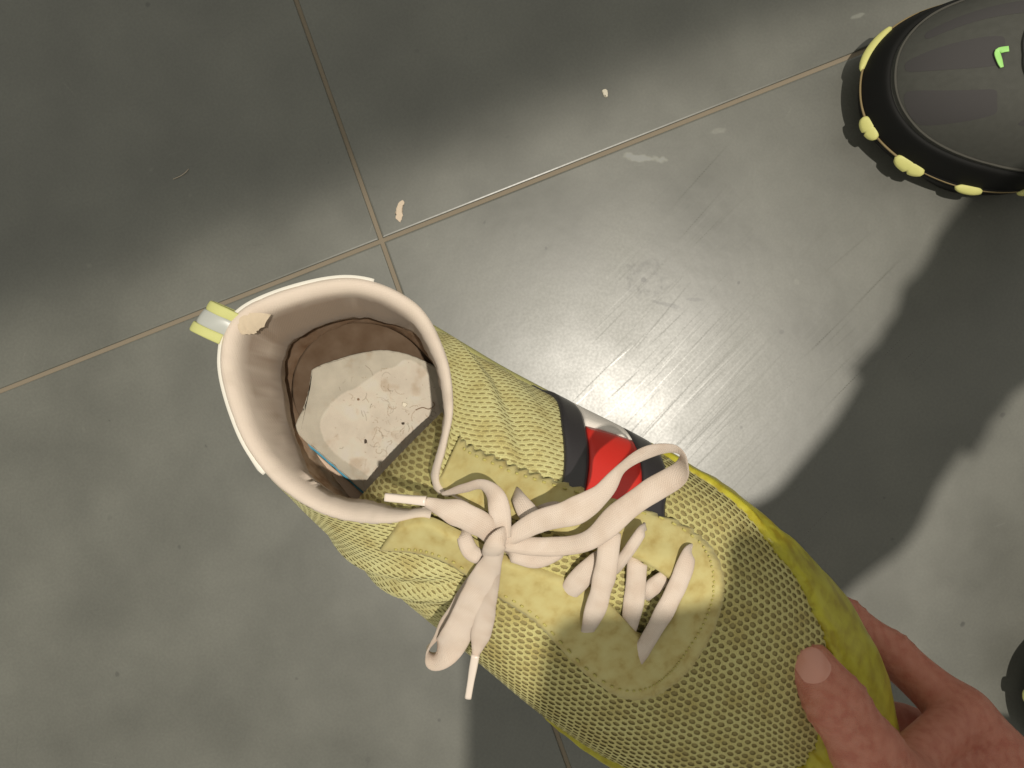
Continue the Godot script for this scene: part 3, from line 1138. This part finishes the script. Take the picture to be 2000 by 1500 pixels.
func laces(shoe: Node3D) -> void:
	var W := 0.0092
	var runs := [[[Vector3(0.1039, 0.112, -0.0005), 5, 0], [Vector3(0.1076, 0.116, -0.0122), 8.5, 10], [Vector3(0.1138, 0.118, -0.0216), 9, 15], [Vector3(0.117, 0.118, -0.0312), 8, 25], [Vector3(0.1169, 0.118, -0.0411), 6, 50], [Vector3(0.1197, 0.118, -0.0493), 7, 40], [Vector3(0.125, 0.117, -0.0549), 7, 60], [Vector3(0.1296, 0.116, -0.0555), 6.5, 90], [Vector3(0.1323, 0.113, -0.0508), 8, 50], [Vector3(0.1293, 0.112, -0.0411), 8.5, 20], [Vector3(0.1267, 0.111, -0.0306), 8.5, 10], [Vector3(0.1242, 0.111, -0.0173), 7, 20], [Vector3(0.1154, 0.112, -0.0078), 6.5, 10], [Vector3(0.1043, 0.112, -0.0001), 5, 0]], [[Vector3(0.1029, 0.112, 0.0007), 6, 0], [Vector3(0.0958, 0.116, -0.0007), 9, -10], [Vector3(0.0878, 0.118, 0.0004), 9, 0], [Vector3(0.0816, 0.118, 0.0025), 6, 20], [Vector3(0.0772, 0.117, 0.0042), 3.2, 0]], [[Vector3(0.0804, 0.109, 0.0003), 4, 60], [Vector3(0.0838, 0.112, -0.0053), 5, 50], [Vector3(0.0873, 0.114, -0.0099), 6, 50], [Vector3(0.0927, 0.116, -0.0102), 7, 20], [Vector3(0.0979, 0.116, -0.0063), 7, 0], [Vector3(0.1029, 0.114, -0.0019), 5, 0]], [[Vector3(0.1031, 0.114, 0.0016), 5, 0], [Vector3(0.1059, 0.108, 0.0097), 8, 0], [Vector3(0.109, 0.1, 0.0204), 10, 0], [Vector3(0.112, 0.093, 0.0315), 10.5, 0], [Vector3(0.1151, 0.086, 0.043), 11, 0], [Vector3(0.1143, 0.082, 0.0511), 10, 60], [Vector3(0.1107, 0.081, 0.0511), 7, 100], [Vector3(0.1107, 0.082, 0.0438), 7, 60], [Vector3(0.1089, 0.091, 0.0292), 8, 10], [Vector3(0.1054, 0.102, 0.012), 6, 0]], [[Vector3(0.1037, 0.112, 0.0025), 4.5, 30], [Vector3(0.1086, 0.106, 0.0102), 5, 40], [Vector3(0.1132, 0.1, 0.0191), 6.5, 30], [Vector3(0.1185, 0.093, 0.0295), 8, 10], [Vector3(0.1222, 0.088, 0.0368), 5, 0], [Vector3(0.1236, 0.087, 0.0398), 3, 0]], [[Vector3(0.1047, 0.106, 0.008), 4, 0], [Vector3(0.1026, 0.114, 0.004), 6.5, 0], [Vector3(0.1019, 0.117, 0.0001), 7, 10], [Vector3(0.1025, 0.115, -0.0026), 6.5, 20], [Vector3(0.1037, 0.107, -0.0041), 4, 0]], [[Vector3(0.0917, 0.099, 0.0073), 4, 0], [Vector3(0.0931, 0.107, 0.0068), 5, 0], [Vector3(0.0977, 0.108, 0.0091), 6, 0], [Vector3(0.1019, 0.107, 0.0091), 5, 0], [Vector3(0.1051, 0.099, 0.0106), 4, 0]], [[Vector3(0.1074, 0.101, 0.0036), 4.8, 0], [Vector3(0.1084, 0.109, 0.0012), 6, 0], [Vector3(0.1158, 0.109, -0.0024), 6, 0], [Vector3(0.1201, 0.109, -0.0087), 5, 0], [Vector3(0.1228, 0.101, -0.0096), 4, 0]], [[Vector3(0.0976, 0.101, -0.0134), 4, 0], [Vector3(0.099, 0.109, -0.0135), 5, 0], [Vector3(0.1037, 0.112, -0.0122), 7, 0], [Vector3(0.1091, 0.113, -0.0117), 6, 0], [Vector3(0.1125, 0.105, -0.0105), 4.8, 0]], [[Vector3(0.108, 0.101, -0.0121), 4.8, 0], [Vector3(0.1082, 0.109, -0.0148), 6, 0], [Vector3(0.1104, 0.11, -0.018), 6, 0], [Vector3(0.1137, 0.109, -0.019), 5, 0], [Vector3(0.1172, 0.101, -0.0191), 4, 0]], [[Vector3(0.1288, 0.101, -0.0246), 5.84, 0], [Vector3(0.1283, 0.109, -0.0232), 7.3, 0], [Vector3(0.1338, 0.108, -0.0149), 7.3, 0], [Vector3(0.1393, 0.104, -0.0055), 7.5, 0], [Vector3(0.1444, 0.098, 0.0043), 6.5, 0], [Vector3(0.1467, 0.093, 0.0082), 5, 0], [Vector3(0.1496, 0.085, 0.0121), 4, 0]], [[Vector3(0.1334, 0.097, -0.0147), 4.8, 0], [Vector3(0.1314, 0.105, -0.0132), 6, 0], [Vector3(0.1317, 0.102, -0.0029), 8, 0], [Vector3(0.1332, 0.097, 0.0029), 6, 0], [Vector3(0.1353, 0.089, 0.0067), 4.8, 0]], [[Vector3(0.1386, 0.097, -0.0311), 3.2, 0], [Vector3(0.1368, 0.105, -0.0291), 4, 0], [Vector3(0.1378, 0.104, -0.0212), 4.5, 0], [Vector3(0.1389, 0.1, -0.0141), 5, 0], [Vector3(0.141, 0.092, -0.0109), 4, 0]], [[Vector3(0.1451, 0.089, -0.0215), 6, 0], [Vector3(0.1443, 0.097, -0.0201), 7.5, 0], [Vector3(0.1509, 0.094, -0.0114), 7.5, 0], [Vector3(0.1573, 0.09, -0.0018), 6.5, 0], [Vector3(0.1608, 0.086, 0.0038), 4, 0], [Vector3(0.1644, 0.078, 0.0074), 3.2, 0]], [[Vector3(0.1583, 0.085, -0.0243), 4, 0], [Vector3(0.1554, 0.093, -0.0224), 5, 0], [Vector3(0.1546, 0.093, -0.0174), 7, 0], [Vector3(0.1553, 0.091, -0.0128), 5, 0], [Vector3(0.1578, 0.083, -0.0095), 4, 0]], [[Vector3(0.1582, 0.087, -0.0348), 4.4, 0], [Vector3(0.1564, 0.095, -0.0327), 5.5, 0], [Vector3(0.1594, 0.096, -0.0233), 7.3, 0], [Vector3(0.1632, 0.093, -0.01), 7.3, 0], [Vector3(0.1667, 0.088, 0.0038), 6.8, 0], [Vector3(0.1681, 0.083, 0.0133), 5, 0], [Vector3(0.1708, 0.075, 0.0175), 4, 0]]]
	var k := 0
	for r in runs:
		var list := []
		for e in r:
			list.append([e[0], e[1] * W / 10.0, e[2], 0.0008])
		part("shoelace", done(ribbon(list, 9)), M.lace, shoe)
	for r in [[Vector3(0.0771, 0.117, 0.004), Vector3(0.0667, 0.116, 0.0111)], [Vector3(0.1236, 0.087, 0.0398), Vector3(0.1319, 0.082, 0.0546)]]:
		part("aglet", done(ribbon([[r[0], 0.0030, 0.0, 0.0026], [r[0].lerp(r[1], 0.5), 0.0027, 0.0, 0.0024], [r[1], 0.0025, 0.0, 0.0022]], 6)), M.aglet, shoe)

# ------------------------------------------------------------------ boots
func make_boot(other: bool) -> void:
	var at := Vector3(0.519, 0, -0.190) if not other else Vector3(0.6245, 0, 0.2125)
	var b := thing("trail_boot", "black and grey trail shoe with pale lime sole lugs, standing at top right" if not other else "second black trail shoe, only its lime-edged toe showing at the lower right edge", "shoe", at, "dark trail shoes of the person standing there")
	b.rotation.y = PI + (0.03 if not other else -0.06)
	var m := 1.0 if not other else -1.0
	var s := Upper.new()
	s.host = self
	var Bl := [[300, 22, 0], [294, 22, -22], [273, 21, -42], [240, 20, -57], [205, 20, -61], [160, 20, -54], [110, 20, -44], [50, 22, -39], [10, 24, -26], [0, 25, 0], [10, 24, 26], [50, 22, 39], [110, 20, 43], [160, 20, 50], [205, 20, 56], [240, 20, 53], [273, 21, 42], [294, 22, 23]]
	var Rl := [[237, 84, -4], [236, 84.5, -12], [230, 86, -20], [215, 90, -24], [190, 92, -26], [150, 103, -28], [100, 114, -31], [50, 118, -33], [12, 122, -24], [0, 124, 0], [12, 122, 24], [50, 118, 33], [100, 114, 30], [150, 103, 26], [190, 92, 23], [215, 90, 20], [230, 86, 13], [236, 84.5, 4]]
	var flip := func(rows: Array) -> Array:
		var out := []
		for r in rows:
			out.append([r[0], r[1], r[2] * m])
		return out
	s.B = mm(flip.call(Bl))
	s.R = mm(flip.call(Rl))
	s.steep = [[0, 20], [3, 26], [5, 38], [7, 78], [9, 84], [11, 78], [13, 38], [15, 26], [18, 20]]
	s.lean = [[0, -14], [4, -10], [9, 5], [14, -10], [18, -14]]
	s.low = [[0, 0.42], [4, 0.40], [9, 0.36], [14, 0.40], [18, 0.42]]
	s.setup()
	var full := span(0.0, 18.0, [[0, 0.0], [18, 0.0]], [[0, 1.0], [18, 1.0]], 144, 22)
	part("upper", overlay(s, full, 0.0), M.boot_cloth, b)
	# black rubber rand, high round the toe, lower along the sides
	var rand_top := [[-7.0, 0.12], [-4.5, 0.19], [-3.0, 0.24], [-1.5, 0.21], [0.0, 0.20], [1.5, 0.21], [3.0, 0.24], [4.5, 0.21], [7.0, 0.12]]
	part("toe_rand", overlay(s, span(-7.0, 7.0, [[-9, -0.02], [9, -0.02]], rand_top, 110, 9), 0.0024), M.boot_rubber, b)
	var seam := []
	for i in 90:
		var a := lerpf(-6.5, 6.5, i / 89.0)
		var t := along(rand_top, a) + 0.035
		seam.append([s.at(a, t) + s.normal(a, t) * 0.0006, 0.0013, 0.0, 0.0009])
	part("seam", done(ribbon(seam, 2)), M.boot_seam, b)
	# dark printed fields on the toe box
	for q in [[[288, 8], [247, 9], [249, -8], [288, 1]], [[289, -8], [251, -19], [248, -32], [279, -29]], [[278, 23], [226, 26], [236, 19], [279, 17]], [[240, -38], [205, -42], [203, -30], [228, -31]]]:
		var c := []
		for v in q:
			c.append(s.under(v[0] * 0.001, v[1] * m * 0.001))
			if c[-1].x > 9.0:
				c[-1].x -= 18.0
		var pts := []
		for i in 13:
			var row := []
			for j in 13:
				var u := i / 12.0
				var v := j / 12.0
				var rr := 0.10 * (pow(absf(2 * u - 1), 4) * pow(absf(2 * v - 1), 4))
				u = lerpf(u, 0.5, rr)
				v = lerpf(v, 0.5, rr)
				row.append((c[0] as Vector2).lerp(c[1], u).lerp((c[3] as Vector2).lerp(c[2], u), v))
			pts.append(row)
		part("cloth_panel", overlay(s, pts, 0.00015, 1.0, 0.000108), M.boot_patch, b)
	# small green mark beside the tongue
	var mk := [[s_pt(s, 247.5, 0.5, m), 0.0030, 0.0, 0.0008], [s_pt(s, 252.0, 0.0, m), 0.0034, 0.0, 0.0008], [s_pt(s, 251.5, -5.0, m), 0.0034, 0.0, 0.0008], [s_pt(s, 250.5, -9.0, m), 0.0018, 0.0, 0.0008]]
	part("green_mark", done(ribbon(mk, 5)), M.boot_mark, b)
	# eyestay edge and tongue
	part("eyestay", overlay(s, span(-5.5, 5.5, [[-6, 0.70], [-3.5, 0.80], [-2, 0.93], [0, 0.95], [2, 0.93], [3.5, 0.80], [6, 0.70]], [[-9, 1.0], [9, 1.0]], 70, 6), 0.0020), M.boot_patch, b)
	var tp := PackedVector3Array()
	for i in 12:
		var f := i / 11.0
		for j in 9:
			var g := j / 4.0 - 1.0
			tp.append(Vector3(lerpf(0.240, 0.085, f), lerpf(0.072, 0.132, f) - 0.005 * g * g, g * lerpf(0.016, 0.026, f) - 0.004 * m * (1.0 - f)))
	part("tongue", done(sheet(tp, PackedVector2Array(), 12, 9)), M.boot_patch, b)
	var st := SurfaceTool.new()
	st.begin(Mesh.PRIMITIVE_TRIANGLES)
	for i in 5:
		var x := 0.222 - i * 0.024
		var y := 0.092 + i * 0.008
		ribbon([[Vector3(x, y - 0.002, -0.024), 0.006, 0, 0.003], [Vector3(x - 0.003, y + 0.003, 0), 0.006, 0, 0.003], [Vector3(x, y - 0.002, 0.024), 0.006, 0, 0.003]], 6, st)
	part("boot_lace", done(st), M.boot_rubber, b)
	# sole with lugs; pale lime fields sit on its rim
	var p := PackedVector3Array()
	var rows := [[0.000, 0.026], [0.0030, 0.022], [0.0018, 0.012], [0.0002, 0.002], [-0.002, 0.0]]
	for r in rows:
		for i in 144:
			var a := i / 8.0
			var c: Vector3 = cat3(s.B, a)
			p.append(Vector3(c.x, minf(r[1], c.y + 0.003), c.z) + s.out(a) * (r[0] - 0.015 * smoothstep(0.235, 0.30, c.x) * smoothstep(0.016, 0.0, r[1])))
	var so := sheet(p, PackedVector2Array(), rows.size(), 144, true)
	part("outsole", done(so), M.boot_rubber, b)
	for l in [[0.0, 0.42, 0.0075, 0], [2.4, 0.5, 0.007, 1]] if other else [[-1.15, 1.25, 0.0062, 0], [0.92, 0.62, 0.0095, 1], [2.05, 0.62, 0.0098, 1], [3.15, 0.5, 0.0070, 0], [4.15, 0.35, 0.0060, 0]]:
		# each lug is a rounded pad that follows the rim, some with a notch
		var q := PackedVector3Array()
		for i in 17:
			var u := i / 8.0 - 1.0
			var a: float = l[0] + u * l[1] * 0.5
			var half: float = l[2] * 0.5 * sqrt(maxf(1.0 - pow(absf(u), 2.6), 0.0))
			if l[3] and absf(u - 0.15) < 0.07:
				half *= 0.72
			var c: Vector3 = cat3(s.B, a)
			var o := s.out(a)
			for j in 9:
				var v := j / 4.0 - 1.0
				var bulge := 0.0020 * sqrt(maxf(1.0 - v * v, 0.0)) * minf(1.0, half * 700.0)
				# the rim slopes: lay the pad on a 45 degree face
				var base := Vector3(c.x, c.y + 0.0005, c.z) + o * 0.0034
				q.append(base + (o * 0.78 + Vector3.DOWN * 0.62) * (v * half) + (o * 0.62 + Vector3.UP * 0.78) * (bulge - 0.0004))
		part("sole_lug", done(sheet(q, PackedVector2Array(), 17, 9)), M.boot_lime, b)
	var pipe := []
	for i in 60:
		var a := lerpf(-4.0, 5.2, i / 59.0)
		var c: Vector3 = cat3(s.B, a)
		pipe.append([c + s.out(a) * 0.0028 + Vector3.UP * 0.0008, 0.0012, 0.0, 0.0012])
	part("sole_piping", done(ribbon(pipe, 2)), M.boot_tan, b)

func s_pt(s: Upper, u: float, z: float, m: float) -> Vector3:
	var w := s.under(u * 0.001, z * m * 0.001)
	return s.at(w.x, w.y) + s.normal(w.x, w.y) * 0.0010

# ------------------------------------------------------------------ person
func make_person() -> void:
	var who := thing("person", "person holding the shoe by its toe, bare hand with thumb on top at bottom right", "person")
	var T := [Vector3(0.109, 0.219, 0.1027), Vector3(0.1162, 0.225, 0.1144), Vector3(0.1265, 0.227, 0.1314), Vector3(0.1632, 0.205, 0.1711)]
	var I := [Vector3(0.217, 0.19, 0.1674), Vector3(0.1907, 0.175, 0.1408), Vector3(0.1707, 0.154, 0.1211), Vector3(0.1521, 0.149, 0.1065), Vector3(0.1365, 0.147, 0.1012)]
	var bones := [[Vector3(0.109, 0.219, 0.1027), Vector3(0.1162, 0.225, 0.1144), 0.0088, 0.0103], [Vector3(0.1162, 0.225, 0.1144), Vector3(0.1265, 0.227, 0.1314), 0.0099, 0.0116], [Vector3(0.1265, 0.227, 0.1314), Vector3(0.1632, 0.205, 0.1711), 0.0116, 0.017], [Vector3(0.1632, 0.205, 0.1711), Vector3(0.2377, 0.19, 0.1963), 0.016, 0.021], [Vector3(0.1365, 0.147, 0.1012), Vector3(0.1521, 0.149, 0.1065), 0.0069, 0.0077], [Vector3(0.1521, 0.149, 0.1065), Vector3(0.1707, 0.154, 0.1211), 0.0077, 0.0089], [Vector3(0.1707, 0.154, 0.1211), Vector3(0.1907, 0.175, 0.1408), 0.0087, 0.0109], [Vector3(0.1907, 0.175, 0.1408), Vector3(0.2377, 0.19, 0.1963), 0.0116, 0.018], [Vector3(0.1314, 0.148, 0.1385), Vector3(0.1498, 0.149, 0.1451), 0.0071, 0.0079], [Vector3(0.1498, 0.149, 0.1451), Vector3(0.179, 0.149, 0.1568), 0.0079, 0.0089], [Vector3(0.179, 0.149, 0.1568), Vector3(0.2066, 0.165, 0.163), 0.0089, 0.0109], [Vector3(0.2066, 0.165, 0.163), Vector3(0.2377, 0.19, 0.1963), 0.0116, 0.02], [Vector3(0.1408, 0.148, 0.169), Vector3(0.1615, 0.149, 0.1732), 0.0067, 0.0075], [Vector3(0.1615, 0.149, 0.1732), Vector3(0.1849, 0.149, 0.1825), 0.0075, 0.0085], [Vector3(0.1849, 0.149, 0.1825), Vector3(0.2153, 0.16, 0.1836), 0.0085, 0.0103], [Vector3(0.2153, 0.16, 0.1836), Vector3(0.2377, 0.19, 0.1963), 0.0111, 0.019], [Vector3(0.1615, 0.149, 0.1966), Vector3(0.1778, 0.149, 0.2012), 0.0057, 0.0065], [Vector3(0.1778, 0.149, 0.2012), Vector3(0.1966, 0.149, 0.2083), 0.0065, 0.0073], [Vector3(0.1966, 0.149, 0.2083), Vector3(0.2233, 0.16, 0.2017), 0.0073, 0.0093], [Vector3(0.2233, 0.16, 0.2017), Vector3(0.2377, 0.19, 0.1963), 0.0101, 0.018], [Vector3(0.1504, 0.207, 0.1445), Vector3(0.1907, 0.175, 0.1408), 0.0086, 0.0101], [Vector3(0.166, 0.2, 0.162), Vector3(0.2047, 0.168, 0.1616), 0.0121, 0.0111], [Vector3(0.166, 0.2, 0.17), Vector3(0.2125, 0.178, 0.1739), 0.016, 0.016], [Vector3(0.2377, 0.19, 0.1963), Vector3(0.2633, 0.203, 0.2198), 0.026, 0.029]]
	var crease := func(c: Vector3, n: Vector3) -> float:
		var h := 0.0
		# wrinkles across the thumb joint and the knuckles
		for j in [[T[1], (T[2] - T[0]).normalized(), 0.012, 0.0006], [I[2], (I[3] - I[1]).normalized(), 0.010, 0.0005], [I[3], (I[3] - I[2]).normalized(), 0.014, 0.0006], [T[2], (T[3] - T[1]).normalized(), 0.014, 0.0006]]:
			var x: float = (c - j[0]).dot(j[1])
			var r: float = (c - j[0]).length()
			if r < 0.022:
				h -= 0.9 * j[3] * maxf(0.0, cos(x * 1400.0)) * exp(-pow(x / (j[2] * 0.5), 2.0))
		for f in [[Vector3(0.1416, 0.215, 0.1273), Vector3(0.1634, 0.215, 0.1425)], [Vector3(0.1807, 0.192, 0.1283), Vector3(0.1624, 0.21, 0.1411)], [Vector3(0.1135, 0.234, 0.1224), Vector3(0.1277, 0.234, 0.1224)], [Vector3(0.1121, 0.231, 0.1166), Vector3(0.1237, 0.231, 0.1148)], [Vector3(0.189, 0.185, 0.126), Vector3(0.1953, 0.19, 0.1385)]]:
			var d: Vector3 = f[1] - f[0]
			var e := clampf((c - f[0]).dot(d) / d.length_squared(), 0.0, 1.0)
			var far: float = (c - f[0] - d * e).length()
			h -= 0.0011 * exp(-pow(far / 0.0016, 2.0)) * sin(PI * clampf(e, 0.08, 0.92))
		return h
	part("hand", grow(bones, 0.0016, 520.0, crease), M.skin, who)
	# thumbnail
	var ax: Vector3 = (T[0] - T[1]).normalized()
	var nail_up := Vector3(-0.12, 1.0, -0.1)
	nail_up = (nail_up - ax * nail_up.dot(ax)).normalized()
	var sd := ax.cross(nail_up).normalized()
	var q := PackedVector3Array()
	for i in 13:
		var u := i / 12.0
		for j in 11:
			var v := j / 5.0 - 1.0
			var half := 0.0057 * pow(maxf(1.0 - pow(absf(2.0 * u - 1.0), 3.0), 0.0), 0.5)
			var c: Vector3 = T[0] + ax * lerpf(-0.0075, 0.0062, u)
			var lift := 0.0098 - 0.0030 * v * v * pow(half / 0.0057, 2.0) - 0.0034 * pow(maxf(u - 0.35, 0.0) / 0.65, 2.0) - 0.0012 * pow(maxf(0.3 - u, 0.0) / 0.3, 2.0)
			q.append(c + sd * half * v + nail_up * (lift + 0.0004))
	part("thumbnail", done(sheet(q, PackedVector2Array(), 13, 11, false, false)), M.nail, who)
	# the other arm, above the picture, that holds the phone and shades the toe
	part("hand", grow([[Vector3(0.4698, 0.66, -0.2335), Vector3(0.2676, 0.62, 0.0815), 0.042, 0.029], [Vector3(0.2676, 0.62, 0.0815), Vector3(0.2217, 0.605, 0.1135), 0.029, 0.024], [Vector3(0.2676, 0.62, 0.0815), Vector3(0.2105, 0.605, 0.1449), 0.028, 0.025], [Vector3(0.2217, 0.605, 0.1135), Vector3(0.1774, 0.61, 0.1149), 0.026, 0.024], [Vector3(0.2105, 0.605, 0.1449), Vector3(0.1737, 0.61, 0.1485), 0.025, 0.022], [Vector3(0.2142, 0.605, 0.1), Vector3(0.18, 0.6, 0.0865), 0.0125, 0.011], [Vector3(0.18, 0.6, 0.0865), Vector3(0.1379, 0.61, 0.0687), 0.0108, 0.0092], [Vector3(0.1731, 0.605, 0.0888), Vector3(0.1144, 0.612, 0.0888), 0.012, 0.01], [Vector3(0.2105, 0.605, 0.1112), Vector3(0.1723, 0.598, 0.1), 0.0118, 0.0102], [Vector3(0.1723, 0.598, 0.1), Vector3(0.1394, 0.605, 0.1037), 0.0098, 0.0085], [Vector3(0.2105, 0.605, 0.1224), Vector3(0.1723, 0.598, 0.13), 0.0115, 0.01], [Vector3(0.1723, 0.598, 0.13), Vector3(0.1417, 0.605, 0.1337), 0.0096, 0.0083], [Vector3(0.211, 0.61, 0.1447), Vector3(0.1731, 0.605, 0.1598), 0.0105, 0.009], [Vector3(0.1731, 0.605, 0.1598), Vector3(0.1454, 0.61, 0.1634), 0.0088, 0.0078]], 0.0045, 260.0), M.skin, who)
	part("sleeve", done(ribbon([[Vector3(0.2936, 0.62, 0.0407), 0.07, 0, 0.062], [Vector3(0.3455, 0.62, -0.0335), 0.078, 0, 0.07], [Vector3(0.412, 0.64, -0.1347), 0.09, 0, 0.08], [Vector3(0.5053, 0.67, -0.2748), 0.105, 0, 0.095]], 10)), M.sleeve, who)
	part("sleeve", done(ribbon([[Vector3(0.2517, 0.198, 0.2094), 0.066, 0, 0.062], [Vector3(0.2745, 0.21, 0.2281), 0.078, 0, 0.072], [Vector3(0.2947, 0.24, 0.2427), 0.092, 0, 0.086], [Vector3(0.322, 0.29, 0.259), 0.11, 0, 0.1]], 10)), M.sleeve, who)
	for leg in [[Vector3(0.463, 0.105, -0.19), Vector3(0.47, 0.30, -0.18), Vector3(0.50, 0.52, -0.15)], [Vector3(0.566, 0.105, 0.21), Vector3(0.572, 0.30, 0.20), Vector3(0.60, 0.52, 0.17)]]:
		part("trouser_leg", done(ribbon([[leg[0], 0.085, 0.0, 0.095], [leg[1], 0.125, 0.0, 0.125], [leg[2], 0.15, 0.0, 0.15]], 8)), M.trousers, who)

func make_phone() -> void:
	var ph := thing("phone", "dark phone held flat above the scene, outside the picture", "phone", Vector3(0.1182, 0.625, 0.1606))
	var w := 0.0375
	var l := 0.080
	var o := PackedVector2Array()
	for k in 4:
		var c := Vector2([w, w, -w, -w][k], [-l, l, l, -l][k])
		var r := 0.009
		var cc := c - Vector2(signf(c.x), signf(c.y)) * r
		for i in 7:
			var an: float = [-PI / 2, 0.0, PI / 2, PI][k] + i / 6.0 * PI / 2
			o.append(cc + Vector2(cos(an), sin(an)) * r)
	part("phone_body", slab(o, 0.0, 0.0085, 0.002), M.phone, ph)
	var cyl := CylinderMesh.new()
	cyl.top_radius = 0.006
	cyl.bottom_radius = 0.006
	cyl.height = 0.002
	var ln := part("phone_lens", cyl, M.lens_glass, ph)
	ln.position = Vector3(-0.02, -0.0009, -0.065)

# ------------------------------------------------------------------ small things
func bit(outline: Array, y: float, thick: float, seed_: int) -> ArrayMesh:
	var nz := noise(0.9, seed_, 2)
	var o := PackedVector2Array()
	var loop := []
	for q in outline:
		loop.append(Vector3(q[0], 0, q[1]) * 0.001)
	for i in loop.size() * 4:
		var c: Vector3 = cat3(loop, i / 4.0)
		o.append(Vector2(c.x, c.z) + Vector2(nz.get_noise_1d(i * 1.7), nz.get_noise_1d(i * 1.7 + 90.0)) * minf(0.0006, absf(outline[0][1]) * 0.00025))
	if not Geometry2D.is_polygon_clockwise(o):
		o.reverse()
	return slab(o, y, y + thick, thick * 0.4)

func small(called: String, label: String, category: String, mesh: Mesh, m: Material, at: Vector3, group := "") -> void:
	var o := part(called, mesh, m, self, label)
	o.position = at
	o.set_meta("category", category)
	if group:
		o.set_meta("group", group)

func litter() -> void:
	small("paint_chip", "beige flake lying just above the joint crossing of the tiles", "paint chip", bit([[1.2, -7.2], [2.8, -6.0], [1.6, -1.5], [1.9, 2.5], [0.2, 7.0], [-2.4, 4.4], [-2.0, 2.2], [-2.8, 0.8], [-1.2, -4.6]], 0.0001, 0.0007, 81), M.chip, Vector3(-0.073, 0, -0.1123))
	small("crumb", "pale crumb alone on the upper tile, right of centre", "crumb", bit([[-1.6, -2.2], [1.2, -2.4], [2.0, 0.6], [1.4, 2.6], [-0.8, 1.0]], 0.0001, 0.0013, 82), M.crumb, Vector3(0.0603, 0, -0.189))
	small("crumb", "white crumb on the shoe's insole", "crumb", bit([[-0.8, -0.8], [0.9, -0.6], [0.7, 0.8], [-0.6, 0.9]], 0.0, 0.0009, 83), M.crumb, Vector3(-0.0433, 0.1905, 0.0083))
	small("crumb", "dark crumb on the insole, nearest the lace tip", "crumb", bit([[-0.4, -0.7], [0.4, -0.6], [0.5, 0.6], [-0.3, 0.8]], 0.0, 0.0009, 84), M.dark_crumb, Vector3(-0.059, 0.1905, 0.0231))
	small("crumb", "dark crumb on the insole, right below the white crumb", "crumb", bit([[-0.5, -0.3], [0.5, -0.4], [0.5, 0.4], [-0.4, 0.4]], 0.0, 0.0008, 85), M.dark_crumb, Vector3(-0.0439, 0.1905, 0.0159))
	small("crumb", "brown crumb on the insole, left of the white crumb", "crumb", bit([[-0.4, -0.25], [0.3, -0.4], [0.45, 0.3], [-0.3, 0.4]], 0.0, 0.0008, 86), M.hair, Vector3(-0.0619, 0.1905, 0.0062))
	var h := []
	for q in [Vector3(-0.0388, 0.1908, 0.0105), Vector3(-0.036, 0.191, 0.0095), Vector3(-0.0334, 0.1912, 0.0101), Vector3(-0.0313, 0.191, 0.0087), Vector3(-0.0317, 0.1908, 0.0072)]:
		h.append([q, 0.0003, 0.0, 0.0003])
	small("hair", "short curled brown hair on the insole by the collar", "hair", done(ribbon(h, 6)), M.hair, Vector3.ZERO)
	var g := []
	for q in [Vector3(-0.2205, 0.0003, -0.1333), Vector3(-0.2157, 0.0006, -0.1352), Vector3(-0.2121, 0.0006, -0.1378), Vector3(-0.2105, 0.0003, -0.1399)]:
		g.append([q, 0.0003, 0.0, 0.0003])
	small("fibre", "thin pale fibre lying on the dark upper left tile", "fibre", done(ribbon(g, 6)), M.chip, Vector3.ZERO)
